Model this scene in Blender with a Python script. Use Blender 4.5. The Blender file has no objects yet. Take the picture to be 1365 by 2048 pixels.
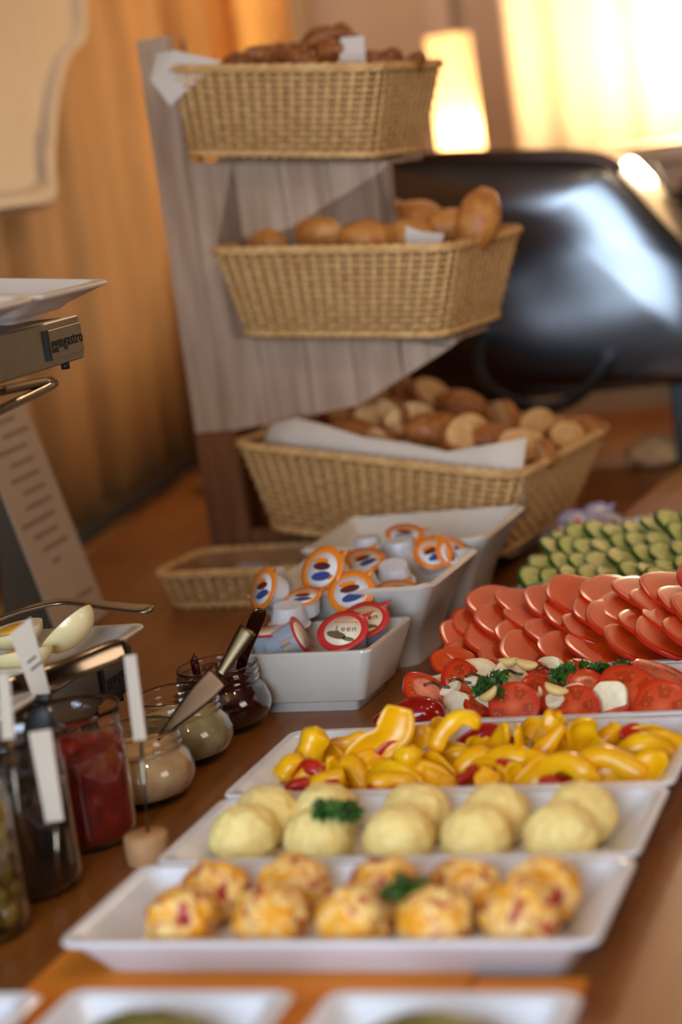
import bpy, bmesh, math, random
from mathutils import Vector, Matrix, Euler, noise
random.seed(7)
sc = bpy.context.scene
COL = sc.collection
PI = math.pi
# ---------------------------------------------------------------- camera
cam_d = bpy.data.cameras.new('camera'); cam = bpy.data.objects.new('camera', cam_d); COL.objects.link(cam)
cam.matrix_world = Matrix(((0.94000218, 0.07385742, 0.33307805, 0),
                           (0.31239305, 0.20609827, -0.92732631, 0),
                           (-0.13713674, 0.97574002, 0.17066028, 0.52), (0, 0, 0, 1)))
cam_d.sensor_fit = 'VERTICAL'; cam_d.sensor_height = 36; cam_d.lens = 70.3125
cam_d.clip_start = 0.05
cam_d.dof.use_dof = True; cam_d.dof.focus_distance = 1.86; cam_d.dof.aperture_fstop = 2.6
sc.camera = cam
# ---------------------------------------------------------------- world, lights, exposure
w = bpy.data.worlds.new('world'); sc.world = w; w.use_nodes = True
w.node_tree.nodes['Background'].inputs[0].default_value = (0.62, 0.75, 1.0, 1)
w.node_tree.nodes['Background'].inputs[1].default_value = 0.6
sc.view_settings.view_transform = 'Standard'; sc.view_settings.look = 'None'
sc.view_settings.gamma = 1; sc.view_settings.use_curve_mapping = False
sc.view_settings.exposure = 0.0
def light(name, kind, loc, power, color, size=0.5, size_y=None, aim=None, spread=None):
    d = bpy.data.lights.new(name, kind); d.energy = power; d.color = color
    if kind == 'AREA':
        d.shape = 'RECTANGLE'; d.size = size; d.size_y = size_y or size
        if spread: d.spread = spread
    else: d.shadow_soft_size = size
    o = bpy.data.objects.new(name, d); COL.objects.link(o); o.location = loc
    if aim: o.rotation_euler = (Vector(aim) - Vector(loc)).to_track_quat('-Z', 'Y').to_euler()
    return o
DAY = (0.62, 0.80, 1.0); WARM = (1.0, 0.60, 0.27)
light('window_daylight', 'AREA', (-0.55, -1.42, 0.60), 132, DAY, 1.7, 1.85, (-0.55, 2.0, 0.60))
light('side_lamp', 'AREA', (2.25, 0.9, 0.9), 12, (1.0, 0.84, 0.72), 0.9, 0.9, (-0.4, 1.3, 0.0))
SPOT = (1.0, 0.76, 0.50)
for k, (x, y, e) in enumerate(((0.55, 1.30, 9), (0.25, 0.60, 10), (-0.45, 0.75, 3), (0.30, 2.3, 4), (-0.45, 3.6, 9), (-1.30, 4.0, 10))):
    light('ceiling_spot_%d' % k, 'POINT', (x, y, 1.62), e, SPOT, 0.035)
light('lantern_glow', 'POINT', (-1.042, 3.90, 0.545), 0.9, (1.0, 0.62, 0.28), 0.02)

# ---------------------------------------------------------------- materials
MATS = {}
def srgb(r, g, b):
    f = lambda c: (c/12.92 if c <= 0.04045 else ((c+0.055)/1.055)**2.4)
    return (f(r/255), f(g/255), f(b/255), 1)
def mat(name, col, rough=0.5, metal=0.0, var=0.0, vscale=20.0, bump=0.0, bscale=60.0, **kw):
    if name in MATS: return MATS[name]
    m = bpy.data.materials.new(name); m.use_nodes = True; MATS[name] = m
    nt = m.node_tree; b = nt.nodes['Principled BSDF']
    b.inputs['Base Color'].default_value = col; b.inputs['Roughness'].default_value = rough; b.inputs['Metallic'].default_value = metal
    for k, v in kw.items(): b.inputs[k.replace('_', ' ')].default_value = v
    tc = nt.nodes.new('ShaderNodeTexCoord')
    n = nt.nodes.new('ShaderNodeTexNoise'); n.inputs['Scale'].default_value = vscale; n.inputs['Detail'].default_value = 4
    nt.links.new(tc.outputs['Object'], n.inputs['Vector'])
    rp = nt.nodes.new('ShaderNodeValToRGB')
    lo = [c*(1-var) for c in col[:3]]+[1]; hi = [min(1, c*(1+var)) for c in col[:3]]+[1]
    rp.color_ramp.elements[0].position = 0.3; rp.color_ramp.elements[0].color = lo
    rp.color_ramp.elements[1].position = 0.7; rp.color_ramp.elements[1].color = hi
    nt.links.new(n.outputs['Fac'], rp.inputs[0]); nt.links.new(rp.outputs[0], b.inputs['Base Color'])
    if bump > 0:
        n2 = nt.nodes.new('ShaderNodeTexNoise'); n2.inputs['Scale'].default_value = bscale; n2.inputs['Detail'].default_value = 3
        nt.links.new(tc.outputs['Object'], n2.inputs['Vector'])
        bp = nt.nodes.new('ShaderNodeBump'); bp.inputs['Strength'].default_value = bump; bp.inputs['Distance'].default_value = 0.002
        nt.links.new(n2.outputs['Fac'], bp.inputs['Height']); nt.links.new(bp.outputs[0], b.inputs['Normal'])
    return m
def ramp_mat(name, stops, scale, rough=0.5, bump=0.0, detail=3, stretch=(1, 1, 1), dist=0.0, **kw):
    m = bpy.data.materials.new(name); m.use_nodes = True; MATS[name] = m
    nt = m.node_tree; b = nt.nodes['Principled BSDF']; b.inputs['Roughness'].default_value = rough
    for k, v in kw.items(): b.inputs[k.replace('_', ' ')].default_value = v
    tc = nt.nodes.new('ShaderNodeTexCoord'); mp = nt.nodes.new('ShaderNodeMapping'); mp.inputs['Scale'].default_value = stretch
    nt.links.new(tc.outputs['Object'], mp.inputs[0])
    oi = nt.nodes.new('ShaderNodeObjectInfo'); ad = nt.nodes.new('ShaderNodeVectorMath'); ad.operation = 'ADD'
    sc_ = nt.nodes.new('ShaderNodeVectorMath'); sc_.operation = 'SCALE'; sc_.inputs['Scale'].default_value = 7.0
    cb = nt.nodes.new('ShaderNodeCombineXYZ')
    for i in range(3): nt.links.new(oi.outputs['Random'], cb.inputs[i])
    nt.links.new(cb.outputs[0], sc_.inputs[0]); nt.links.new(mp.outputs[0], ad.inputs[0]); nt.links.new(sc_.outputs[0], ad.inputs[1])
    n = nt.nodes.new('ShaderNodeTexNoise'); n.inputs['Scale'].default_value = scale; n.inputs['Detail'].default_value = detail; n.inputs['Distortion'].default_value = dist
    nt.links.new(ad.outputs[0], n.inputs['Vector'])
    rp = nt.nodes.new('ShaderNodeValToRGB'); el = rp.color_ramp.elements
    el[0].position = stops[0][0]; el[0].color = stops[0][1]; el[1].position = stops[1][0]; el[1].color = stops[1][1]
    for p, c in stops[2:]:
        e = el.new(p); e.color = c
    nt.links.new(n.outputs['Fac'], rp.inputs[0]); nt.links.new(rp.outputs[0], b.inputs['Base Color'])
    if bump:
        bp = nt.nodes.new('ShaderNodeBump'); bp.inputs['Strength'].default_value = bump; bp.inputs['Distance'].default_value = 0.002
        nt.links.new(n.outputs['Fac'], bp.inputs['Height']); nt.links.new(bp.outputs[0], b.inputs['Normal'])
    return m
def radial_mat(name, stops, rough=0.3, lobes=0, lobecol=None, seedcol=None, lr=(0.36, 0.78), **kw):
    """unit-disk cut faces: colour by distance from the centre, optional seed chambers"""
    m = bpy.data.materials.new(name); m.use_nodes = True; MATS[name] = m
    nt = m.node_tree; b = nt.nodes['Principled BSDF']; b.inputs['Roughness'].default_value = rough
    for k, v in kw.items(): b.inputs[k.replace('_', ' ')].default_value = v
    N = nt.nodes.new; Lk = nt.links.new
    tc = N('ShaderNodeTexCoord'); sp = N('ShaderNodeSeparateXYZ'); Lk(tc.outputs['Object'], sp.inputs[0])
    def M(op, a, c=None, d=None):
        x = N('ShaderNodeMath'); x.operation = op
        for i, v in enumerate((a, c, d)):
            if v is None: continue
            if isinstance(v, (int, float)): x.inputs[i].default_value = v
            else: Lk(v, x.inputs[i])
        return x.outputs[0]
    X, Y = sp.outputs[0], sp.outputs[1]
    r = M('SQRT', M('ADD', M('MULTIPLY', X, X), M('MULTIPLY', Y, Y)))
    nz = N('ShaderNodeTexNoise'); nz.inputs['Scale'].default_value = 4; Lk(tc.outputs['Object'], nz.inputs['Vector'])
    rn = M('ADD', r, M('MULTIPLY', M('SUBTRACT', nz.outputs['Fac'], 0.5), 0.15))
    rp = N('ShaderNodeValToRGB'); el = rp.color_ramp.elements
    el[0].position = stops[0][0]; el[0].color = stops[0][1]; el[1].position = stops[1][0]; el[1].color = stops[1][1]
    for p, c in stops[2:]:
        e = el.new(p); e.color = c
    Lk(rn, rp.inputs[0]); out = rp.outputs[0]
    if lobes:
        ang = M('ARCTAN2', Y, X); cs = M('COSINE', M('MULTIPLY', ang, lobes))
        m1 = M('MULTIPLY', M('GREATER_THAN', cs, -0.45), M('MULTIPLY', M('GREATER_THAN', rn, lr[0]), M('LESS_THAN', rn, lr[1])))
        vo = N('ShaderNodeTexVoronoi'); vo.inputs['Scale'].default_value = 6.5; Lk(tc.outputs['Object'], vo.inputs['Vector'])
        seed = M('LESS_THAN', vo.outputs['Distance'], 0.28)
        mx0 = N('ShaderNodeMix'); mx0.data_type = 'RGBA'; mx0.inputs[6].default_value = lobecol; mx0.inputs[7].default_value = seedcol; Lk(seed, mx0.inputs[0])
        mx = N('ShaderNodeMix'); mx.data_type = 'RGBA'; Lk(m1, mx.inputs[0]); Lk(out, mx.inputs[6]); Lk(mx0.outputs[2], mx.inputs[7]); out = mx.outputs[2]
    Lk(out, b.inputs['Base Color'])
    return m
def glass(name, col=(1, 1, 1, 1), rough=0.0, ior=1.45):
    return mat(name, col, rough, Transmission_Weight=1.0, IOR=ior)
def emit(name, col, st):
    return mat(name, col, 0.6, Emission_Color=col, Emission_Strength=st)

porcelain = mat('white_porcelain', srgb(226, 226, 230), 0.16, var=0.02)
porc_warm = mat('cream_porcelain', srgb(212, 200, 186), 0.22, var=0.02)
steel = mat('brushed_steel', srgb(150, 140, 125), 0.32, 1.0, var=0.08, vscale=40)
chrome = mat('chrome_wire', srgb(130, 116, 98), 0.14, 1.0)
cutlery = mat('cutlery_steel', srgb(104, 86, 62), 0.22, 1.0)
dark_steel = mat('knife_steel_dark_reflection', srgb(72, 50, 34), 0.25, 1.0)  # blade steel, its dark brown reflection put into the base colour
black = mat('black_plastic', srgb(14, 12, 11), 0.5)
clear_glass = glass('clear_glass')
paper = mat('white_paper', srgb(188, 166, 144), 0.75, var=0.03)
napkin_m = mat('white_napkin', srgb(214, 196, 178), 0.8, var=0.04, bump=0.3, bscale=80)
ink = mat('grey_ink', srgb(96, 80, 68), 0.7)
wicker = ramp_mat('pale_wicker', [(0.3, srgb(200, 146, 84)), (0.7, srgb(228, 182, 118))], 60, 0.6)
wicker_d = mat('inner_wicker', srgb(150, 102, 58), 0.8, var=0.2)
whitewash = ramp_mat('whitewashed_wood', [(0.25, srgb(152, 116, 88)), (0.75, srgb(196, 164, 136))], 9, 0.6, 0.2, stretch=(6, 6, 0.7))
wood_and_shade = ramp_mat('brown_wood_and_stand_shade', [(0.3, srgb(96, 52, 20)), (0.7, srgb(130, 76, 34))], 9, 0.55, stretch=(6, 6, 0.7))  # brown wood; on the bread stand's leg boards the brown paints in shade

# ---------------------------------------------------------------- object helpers
def props(o, label=None, cat=None, group=None, kind=None):
    if label: o['label'] = label
    if cat: o['category'] = cat
    if group: o['group'] = group
    if kind: o['kind'] = kind
    return o
def thing(name, label, cat, loc=(0, 0, 0), group=None, rot=(0, 0, 0)):
    o = bpy.data.objects.new(name, None); COL.objects.link(o); o.empty_display_size = 0.02
    o.location = loc; o.rotation_euler = rot
    return props(o, label, cat, group)
def link(name, me, parent=None, loc=None, rot=None, scale=None):
    o = bpy.data.objects.new(name, me); COL.objects.link(o)
    if parent: o.parent = parent
    if loc is not None: o.location = loc
    if rot is not None: o.rotation_euler = rot
    if scale is not None: o.scale = scale if hasattr(scale, '__len__') else (scale,)*3
    return o
def mesh(name, verts, faces, mats, smooth=True, midx=None, sharp=None):
    me = bpy.data.meshes.new(name); me.from_pydata([tuple(v) for v in verts], [], faces)
    for m in (mats if isinstance(mats, (list, tuple)) else [mats]): me.materials.append(m)
    bm = bmesh.new(); bm.from_mesh(me); bmesh.ops.recalc_face_normals(bm, faces=bm.faces); bm.to_mesh(me); bm.free()
    me.polygons.foreach_set('use_smooth', [smooth]*len(me.polygons))
    if midx: me.polygons.foreach_set('material_index', midx)
    if smooth and sharp: me.set_sharp_from_angle(angle=math.radians(sharp))
    me.update(); return me
def merge(*parts):
    V, F = [], []
    for v, f in parts:
        n = len(V); V += [tuple(x) for x in v]; F += [tuple(i+n for i in q) for q in f]
    return V, F
def loft(loops, cap0=True, cap1=True, closed=True):
    V = [tuple(p) for l in loops for p in l]; n = len(loops[0]); F = []
    for k in range(len(loops)-1):
        for i in range(n if closed else n-1):
            j = (i+1) % n; F.append((k*n+i, k*n+j, (k+1)*n+j, (k+1)*n+i))
    if cap0: F.append(tuple(range(n))[::-1])
    if cap1: F.append(tuple(range((len(loops)-1)*n, len(loops)*n)))
    return V, F
def rrect(cx, cy, hx, hy, r, z, n=5):
    r = min(r, hx*0.99, hy*0.99); P = []
    for sx, sy, a0 in ((1, 1, 0), (-1, 1, 90), (-1, -1, 180), (1, -1, 270)):
        for i in range(n+1):
            a = math.radians(a0 + 90*i/n); P.append((cx+sx*(hx-r)+r*math.cos(a), cy+sy*(hy-r)+r*math.sin(a), z))
    return P
def box(cx, cy, cz, hx, hy, hz, bev=0.0):
    if bev <= 0:
        return loft([[(cx+a*hx, cy+b*hy, cz+s*hz) for a, b in ((1, 1), (-1, 1), (-1, -1), (1, -1))] for s in (-1, 1)])
    return loft([rrect(cx, cy, hx-bev, hy-bev, bev, cz-hz, 2), rrect(cx, cy, hx, hy, bev, cz-hz+bev, 2), rrect(cx, cy, hx, hy, bev, cz+hz-bev, 2), rrect(cx, cy, hx-bev, hy-bev, bev, cz+hz, 2)])
def ribbon(path, hw, side, curv, th, m=7):
    """bent band: hw half-widths, curv how far the middle bows out of the band's plane"""
    loops = []
    for i, p in enumerate(path):
        a = Vector(path[max(i-1, 0)]); b = Vector(path[min(i+1, len(path)-1)]); t = (b-a).normalized()
        u = Vector(side); u = (u-t*u.dot(t)).normalized(); v = t.cross(u); w_ = hw[i]; L = []
        for k in range(m):
            q = -1+2*k/(m-1); L.append(Vector(p)+u*(w_*q)+v*(curv*w_*(1-q*q)+th*math.sqrt(max(0.05, 1-q*q))))
        for k in range(m-1, -1, -1):
            q = -1+2*k/(m-1); L.append(Vector(p)+u*(w_*q*0.97)+v*(curv*w_*(1-q*q)-th*math.sqrt(max(0.05, 1-q*q))))
        loops.append(L)
    return loft(loops)
def lathe(prof, seg=40, cx=0, cy=0, cap0=True, cap1=True):
    return loft([[(cx+r*math.cos(2*PI*i/seg), cy+r*math.sin(2*PI*i/seg), z) for i in range(seg)] for r, z in prof], cap0, cap1)
def catmull(P, k=6):
    P = [Vector(p) for p in P]
    if len(P) < 3: return [P[0].lerp(P[-1], i/k) for i in range(k+1)]
    Q = [P[0]*2-P[1]]+P+[P[-1]*2-P[-2]]; out = []
    for i in range(1, len(Q)-2):
        for s in range(k):
            t = s/k; a, b, c, d = Q[i-1:i+3]
            out.append(0.5*((2*b)+(c-a)*t+(2*a-5*b+4*c-d)*t*t+(3*b-a-3*c+d)*t**3))
    out.append(P[-1]); return out
def sweep(path, ru, rv, side=None, seg=10, closed=False, squish=2.0):
    """tube along a path: ru along the side vector, rv across it (scalars or lists)"""
    n = len(path); loops = []; prev = None
    for i, p in enumerate(path):
        p = Vector(p); a = Vector(path[(i-1) % n if closed else max(i-1, 0)]); b = Vector(path[(i+1) % n if closed else min(i+1, n-1)])
        t = (b-a).normalized()
        if side is not None: u = Vector(side)
        else: u = prev if prev is not None else (Vector((0, 0, 1)) if abs(t.z) < 0.9 else Vector((1, 0, 0)))
        u = u - t*u.dot(t)
        if u.length < 1e-5: u = t.orthogonal()
        u.normalize(); v = t.cross(u); prev = u
        a_ = ru[i] if hasattr(ru, '__len__') else ru; b_ = rv[i] if hasattr(rv, '__len__') else rv
        L = []
        for k in range(seg):
            an = 2*PI*k/seg; c, s = math.cos(an), math.sin(an)
            c = math.copysign(abs(c)**(2/squish), c); s = math.copysign(abs(s)**(2/squish), s)
            L.append(p+u*(a_*c)+v*(b_*s))
        loops.append(L)
    if closed:
        V, F = loft(loops, False, False); m = len(loops)-1
        for k in range(seg):
            j = (k+1) % seg; F.append((m*seg+k, m*seg+j, j, k))
        return V, F
    return loft(loops)
def blob(rx, ry, rz, amp=0.1, freq=2.0, seed=0, sub=3, flat=None):
    bm = bmesh.new(); bmesh.ops.create_icosphere(bm, subdivisions=sub, radius=1)
    off = Vector((seed*3.1, seed*1.7, seed*2.3))
    for v in bm.verts:
        d = 1+amp*noise.fractal(v.co*freq+off, 1.0, 2.0, 3)
        v.co = Vector((v.co.x*rx*d, v.co.y*ry*d, v.co.z*rz*d))
        if flat is not None and v.co.z < flat: v.co.z = flat + (v.co.z-flat)*0.15
    V = [tuple(v.co) for v in bm.verts]; F = [tuple(x.index for x in f.verts) for f in bm.faces]; bm.free(); return V, F
def put(V, F, M):
    return [tuple(M @ Vector(v)) for v in V], F
def text_mesh(body, size, m, depth=0.0003, name='lettering', sx=1.0):
    c = bpy.data.curves.new(name, 'FONT'); c.body = body; c.size = size; c.extrude = depth; c.align_x = 'CENTER'; c.align_y = 'CENTER'; c.resolution_u = 4; c.space_character = 1.14
    o = bpy.data.objects.new(name, c); COL.objects.link(o)
    me = bpy.data.meshes.new_from_object(o); bpy.data.objects.remove(o); bpy.data.curves.remove(c)
    me.materials.clear(); me.materials.append(m)
    if sx != 1.0: me.transform(Matrix.Diagonal((sx, 1, 1, 1)))
    return me
def copy_tree(o, parent=None):
    c = o.copy(); COL.objects.link(c)
    if parent: c.parent = parent
    for ch in list(o.children): copy_tree(ch, c)
    return c
ORD = 'first second third fourth fifth sixth seventh eighth ninth tenth eleventh twelfth thirteenth fourteenth fifteenth sixteenth seventeenth eighteenth nineteenth twentieth'.split()
ORD += ['twenty-'+q for q in ORD[:9]]
def align(n, up=(0, 0, 1)):
    return Vector(n).normalized().to_track_quat('Z', 'Y').to_euler()

# ---- positions on the table, metres (x right along the trays, y away, z up)
spot=[(-0.5805,1.1807,0.032),(-0.515,1.1813,0.032),(-0.4551,1.1802,0.032),(-0.3971,1.1742,0.032),(-0.3409,1.1815,0.032),(-0.5763,1.2312,0.032),(-0.5186,1.2368,0.032),(-0.449,1.231,0.032),(-0.3914,1.2256,0.032),(-0.3356,1.2239,0.032)]
plain=[(-0.5967,1.3425,0.032),(-0.5328,1.3345,0.032),(-0.4692,1.3329,0.032),(-0.4089,1.3294,0.032),(-0.3461,1.3278,0.032),(-0.5948,1.3866,0.032),(-0.5449,1.3877,0.032),(-0.4701,1.3824,0.032),(-0.4062,1.3756,0.032),(-0.3401,1.3731,0.032)]
peppers=[('y',0.02,[(-0.6012,1.5,0.0316),(-0.5951,1.506,0.0469),(-0.5885,1.512,0.06)]),('y',0.022,[(-0.5631,1.49,0.0315),(-0.5417,1.496,0.0418),(-0.5222,1.502,0.0541),(-0.5146,1.508,0.0756)]),('y',0.014,[(-0.5184,1.53,0.0318),(-0.5055,1.536,0.0425),(-0.4972,1.542,0.0359)]),('y',0.013,[(-0.4886,1.5,0.0343),(-0.4807,1.506,0.0513),(-0.4658,1.512,0.0633),(-0.4523,1.518,0.0548)]),('y',0.014,[(-0.5043,1.56,0.0303),(-0.4978,1.566,0.048)]),('y',0.016,[(-0.431,1.52,0.0534),(-0.4386,1.526,0.0389),(-0.4572,1.532,0.0225),(-0.4743,1.538,0.0188)]),('y',0.014,[(-0.4173,1.5,0.0571),(-0.4193,1.506,0.0362),(-0.416,1.512,0.0171),(-0.4018,1.518,0.0316),(-0.3822,1.524,0.0493)]),('y',0.016,[(-0.3997,1.54,0.0372),(-0.3951,1.546,0.0514),(-0.3881,1.552,0.0501)]),('y',0.02,[(-0.3665,1.52,0.0529),(-0.3682,1.526,0.032),(-0.3585,1.532,0.019),(-0.3409,1.538,0.0207)]),('y',0.013,[(-0.3656,1.55,0.024),(-0.3514,1.556,0.0301),(-0.3458,1.562,0.0344)]),('y',0.02,[(-0.3651,1.46,0.0221),(-0.3235,1.466,0.0257),(-0.2916,1.472,0.0372)]),('y',0.014,[(-0.3218,1.55,0.0267),(-0.3064,1.556,0.0263)]),('y',0.014,[(-0.6117,1.47,0.0291),(-0.6059,1.476,0.0377),(-0.5942,1.482,0.0418)]),('y',0.013,[(-0.5673,1.47,0.047),(-0.5656,1.476,0.0278),(-0.5581,1.482,0.0181),(-0.5447,1.488,0.0187)]),('y',0.014,[(-0.5628,1.5,0.0259),(-0.5441,1.506,0.032),(-0.5359,1.512,0.0253)]),('y',0.018,[(-0.4996,1.47,0.0552),(-0.5019,1.476,0.0364),(-0.4929,1.482,0.0213)]),('y',0.016,[(-0.4946,1.5,0.0151),(-0.4863,1.506,0.0257),(-0.4727,1.512,0.0275),(-0.4559,1.518,0.0206)]),('y',0.013,[(-0.44,1.45,0.0246),(-0.4325,1.456,0.0305),(-0.4294,1.462,0.0346)]),('y',0.014,[(-0.5291,1.45,0.0285),(-0.5095,1.456,0.03),(-0.4912,1.462,0.0231)]),('y',0.013,[(-0.4141,1.46,0.0389),(-0.4072,1.466,0.0242),(-0.3906,1.472,0.0216)]),('y',0.014,[(-0.3973,1.5,0.0185),(-0.384,1.506,0.0202),(-0.3745,1.512,0.0242)]),('y',0.012,[(-0.5805,1.45,0.0287),(-0.569,1.456,0.0327),(-0.5535,1.462,0.0344)]),('y',0.016,[(-0.5895,1.53,0.0344),(-0.5731,1.536,0.0362),(-0.5543,1.542,0.0402)]),('y',0.014,[(-0.4653,1.53,0.0386),(-0.4597,1.536,0.0277),(-0.4501,1.542,0.0297)]),('y',0.012,[(-0.4198,1.55,0.0303),(-0.414,1.556,0.0369),(-0.4078,1.562,0.0282)]),('y',0.013,[(-0.4749,1.45,0.0256),(-0.4621,1.456,0.0252),(-0.4499,1.462,0.0194)]),('y',0.014,[(-0.3581,1.49,0.0206),(-0.3448,1.496,0.0244),(-0.3281,1.502,0.0218)]),('r',0.01,[(-0.5978,1.445,0.0322),(-0.5844,1.451,0.0315),(-0.5747,1.457,0.0261)]),('r',0.01,[(-0.5654,1.445,0.0313),(-0.5549,1.451,0.0289)]),('r',0.009,[(-0.5284,1.442,0.0304),(-0.5065,1.448,0.0285),(-0.4844,1.454,0.0249)]),('r',0.01,[(-0.4589,1.46,0.0258),(-0.4496,1.466,0.0297),(-0.4454,1.472,0.0359)]),('r',0.014,[(-0.4308,1.47,0.0236),(-0.4252,1.476,0.0276),(-0.4231,1.482,0.0359)]),('r',0.01,[(-0.3905,1.455,0.0247),(-0.3778,1.461,0.0242),(-0.3677,1.467,0.0194)]),('r',0.012,[(-0.4392,1.53,0.0247),(-0.4343,1.536,0.0311)]),('r',0.009,[(-0.3672,1.48,0.0223),(-0.3613,1.486,0.0283)]),('r',0.012,[(-0.344,1.55,0.0309),(-0.332,1.556,0.0328),(-0.3218,1.562,0.0262)]),('r',0.01,[(-0.3384,1.53,0.0296),(-0.3212,1.536,0.0283),(-0.3044,1.542,0.0236)]),('r',0.01,[(-0.5423,1.52,0.0447),(-0.5368,1.526,0.0338)]),('r',0.01,[(-0.4851,1.52,0.0318),(-0.4817,1.526,0.021)]),('r',0.012,[(-0.424,1.57,0.0341),(-0.4144,1.576,0.0349),(-0.4056,1.582,0.0295)])]
cap=[('tom',(-0.5395,1.66,0.0437),0.024,(-25,35)),('tom',(-0.5136,1.69,0.0415),0.025,(-60,50)),('tom',(-0.4612,1.72,0.033),0.027,(-55,-20)),('tom',(-0.4248,1.73,0.034),0.018,(-50,10)),('tom',(-0.4327,1.67,0.0326),0.026,(-45,25)),('tomcut',(-0.453,1.635,0.0336),0.0235,(-62,8)),('tomcut',(-0.3985,1.635,0.0299),0.022,(-58,-10)),('tom',(-0.3905,1.67,0.0339),0.026,(-40,40)),('tom',(-0.3572,1.66,0.0322),0.032,(-25,32)),('tom',(-0.3309,1.7,0.0318),0.034,(-20,28)),('tomcut',(-0.3235,1.635,0.0267),0.026,(-60,-5)),('tom',(-0.4861,1.645,0.0333),0.016,(-30,20)),('tom',(-0.3671,1.635,0.0241),0.017,(-25,0)),('tom',(-0.3584,1.75,0.0273),0.022,(-20,10)),('tom',(-0.4934,1.745,0.0329),0.02,(-40,30)),('moz',(-0.5299,1.675,0.0416),0.019,(-20,-15)),('moz',(-0.5025,1.71,0.0427),0.024,(-25,20)),('moz',(-0.508,1.65,0.0346),0.017,(-60,10)),('moz',(-0.4691,1.7,0.0412),0.022,(-50,35)),('moz',(-0.4408,1.72,0.0386),0.02,(-55,15)),('moz',(-0.4127,1.74,0.0352),0.017,(-40,25)),('moz',(-0.4442,1.665,0.0374),0.011,(-30,10)),('moz',(-0.4802,1.65,0.0357),0.012,(-50,20)),('moz',(-0.4043,1.66,0.0366),0.012,(-60,0)),('moz',(-0.3692,1.645,0.0337),0.018,(-55,45)),('moz',(-0.3734,1.755,0.0289),0.014,(-30,10)),('moz',(-0.4174,1.64,0.0373),0.01,(-30,10)),('nut',(-0.4694,1.72,0.0505),0.01,(0,0)),('nut',(-0.453,1.715,0.0483),0.011,(0,15)),('nut',(-0.4694,1.64,0.0433),0.01,(0,-30)),('nut',(-0.4135,1.655,0.0408),0.011,(0,20)),('cherry',(-0.5394,1.63,0.0329),0.02,(0,0)),('cherry',(-0.573,1.64,0.0255),0.01,(0,0)),('pars',(-0.4735,1.645,0.0489),0.018,(0,0)),('pars',(-0.4141,1.68,0.0426),0.016,(0,0)),('pars',(-0.4018,1.7,0.0389),0.015,(0,0)),('pars',(-0.3708,1.7,0.0402),0.013,(0,0)),('pars',(-0.3912,1.71,0.0373),0.012,(0,0)),('bals',(-0.5253,1.655,0.0515),0.012,(0,0)),('bals',(-0.4967,1.69,0.0478),0.012,(0,0)),('bals',(-0.5061,1.665,0.0514),0.01,(0,0)),('bals',(-0.4619,1.68,0.0528),0.01,(0,0)),('bals',(-0.4351,1.7,0.0489),0.009,(0,0))]
pars2=[(-0.5134,1.345,0.0387),(-0.4164,1.19,0.0396)]
cups=[('red',(-0.6583,1.79,0.0725),0.026,(0.05,-0.55,0.8)),('red',(-0.6489,1.83,0.0725),0.026,(0.05,-0.5,0.85)),('tip',(-0.7026,1.79,0.0709),0.02,(0.9,0.1,0.35)),('white',(-0.7327,1.84,0.082),0.022,(-0.1,0.1,-1)),('blue',(-0.7371,1.8,0.0742),0.024,(0,0,1)),('or',(-0.7642,1.86,0.1041),0.023,(-0.55,-0.7,0.45)),('or',(-0.7117,1.9,0.1111),0.0265,(-0.25,-0.8,0.55)),('or',(-0.6763,1.88,0.0904),0.025,(0.1,-0.75,0.65)),('or',(-0.6921,1.98,0.1016),0.022,(0.2,-0.4,0.9)),('or',(-0.6359,1.91,0.0825),0.023,(0.2,-0.2,0.95)),('whit',(-0.658,1.97,0.0896),0.022,(-0.1,0.3,-1)),('whit',(-0.7734,1.93,0.0998),0.02,(0.2,0.3,-0.9)),('or',(-0.7219,1.86,0.093),0.02,(0,-0.3,1)),('whit',(-0.6843,1.94,0.0899),0.022,(0,0.3,-1)),('whit',(-0.6775,2.06,0.0954),0.023,(0,0.1,-1)),('or3',(-0.6761,2.08,0.1068),0.022,(0.2,-0.3,0.9)),('or3',(-0.6306,2.03,0.0935),0.022,(0.3,-0.6,0.7)),('or3',(-0.6108,2.04,0.0887),0.022,(0.6,-0.4,0.6)),('whit',(-0.7212,2.08,0.1002),0.02,(0,0,-1)),('pk',(-0.576,2.36,0.0374),0.022,(-0.3,-0.4,0.8)),('pk',(-0.5553,2.39,0.0419),0.022,(0.2,-0.6,0.6)),('pk',(-0.5246,2.36,0.0374),0.022,(-0.5,-0.3,0.7)),('pk',(-0.5127,2.41,0.0345),0.022,(0.5,-0.4,0.7)),('pk',(-0.535,2.43,0.0401),0.022,(0.1,-0.7,0.6)),('amber',(-0.451,2.36,0.0457),0.028,(0.1,0,1))]
rolls=[((-0.279,0.06,0.437),0.033),((-0.204,0.07,0.445),0.042),((-0.137,0.05,0.43),0.038),((-0.267,0.14,0.453),0.035),((-0.087,0.06,0.427),0.036),((-0.107,0.13,0.442),0.04),((-0.051,0.1,0.43),0.036),((-0.006,0.09,0.434),0.041),((-0.217,0.16,0.469),0.03),((-0.158,0.15,0.45),0.034)]
cros=[((-0.296,0.08,0.662),0.026),((-0.259,0.08,0.664),0.028),((-0.217,0.08,0.663),0.03),((-0.19,0.1,0.674),0.03),((-0.16,0.07,0.658),0.03),((-0.194,0.06,0.653),0.026),((-0.099,0.1,0.638),0.024),((-0.07,0.1,0.63),0.022),((-0.269,0.14,0.673),0.026),((-0.17,0.13,0.679),0.024),((-0.116,0.08,0.641),0.022)]
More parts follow.
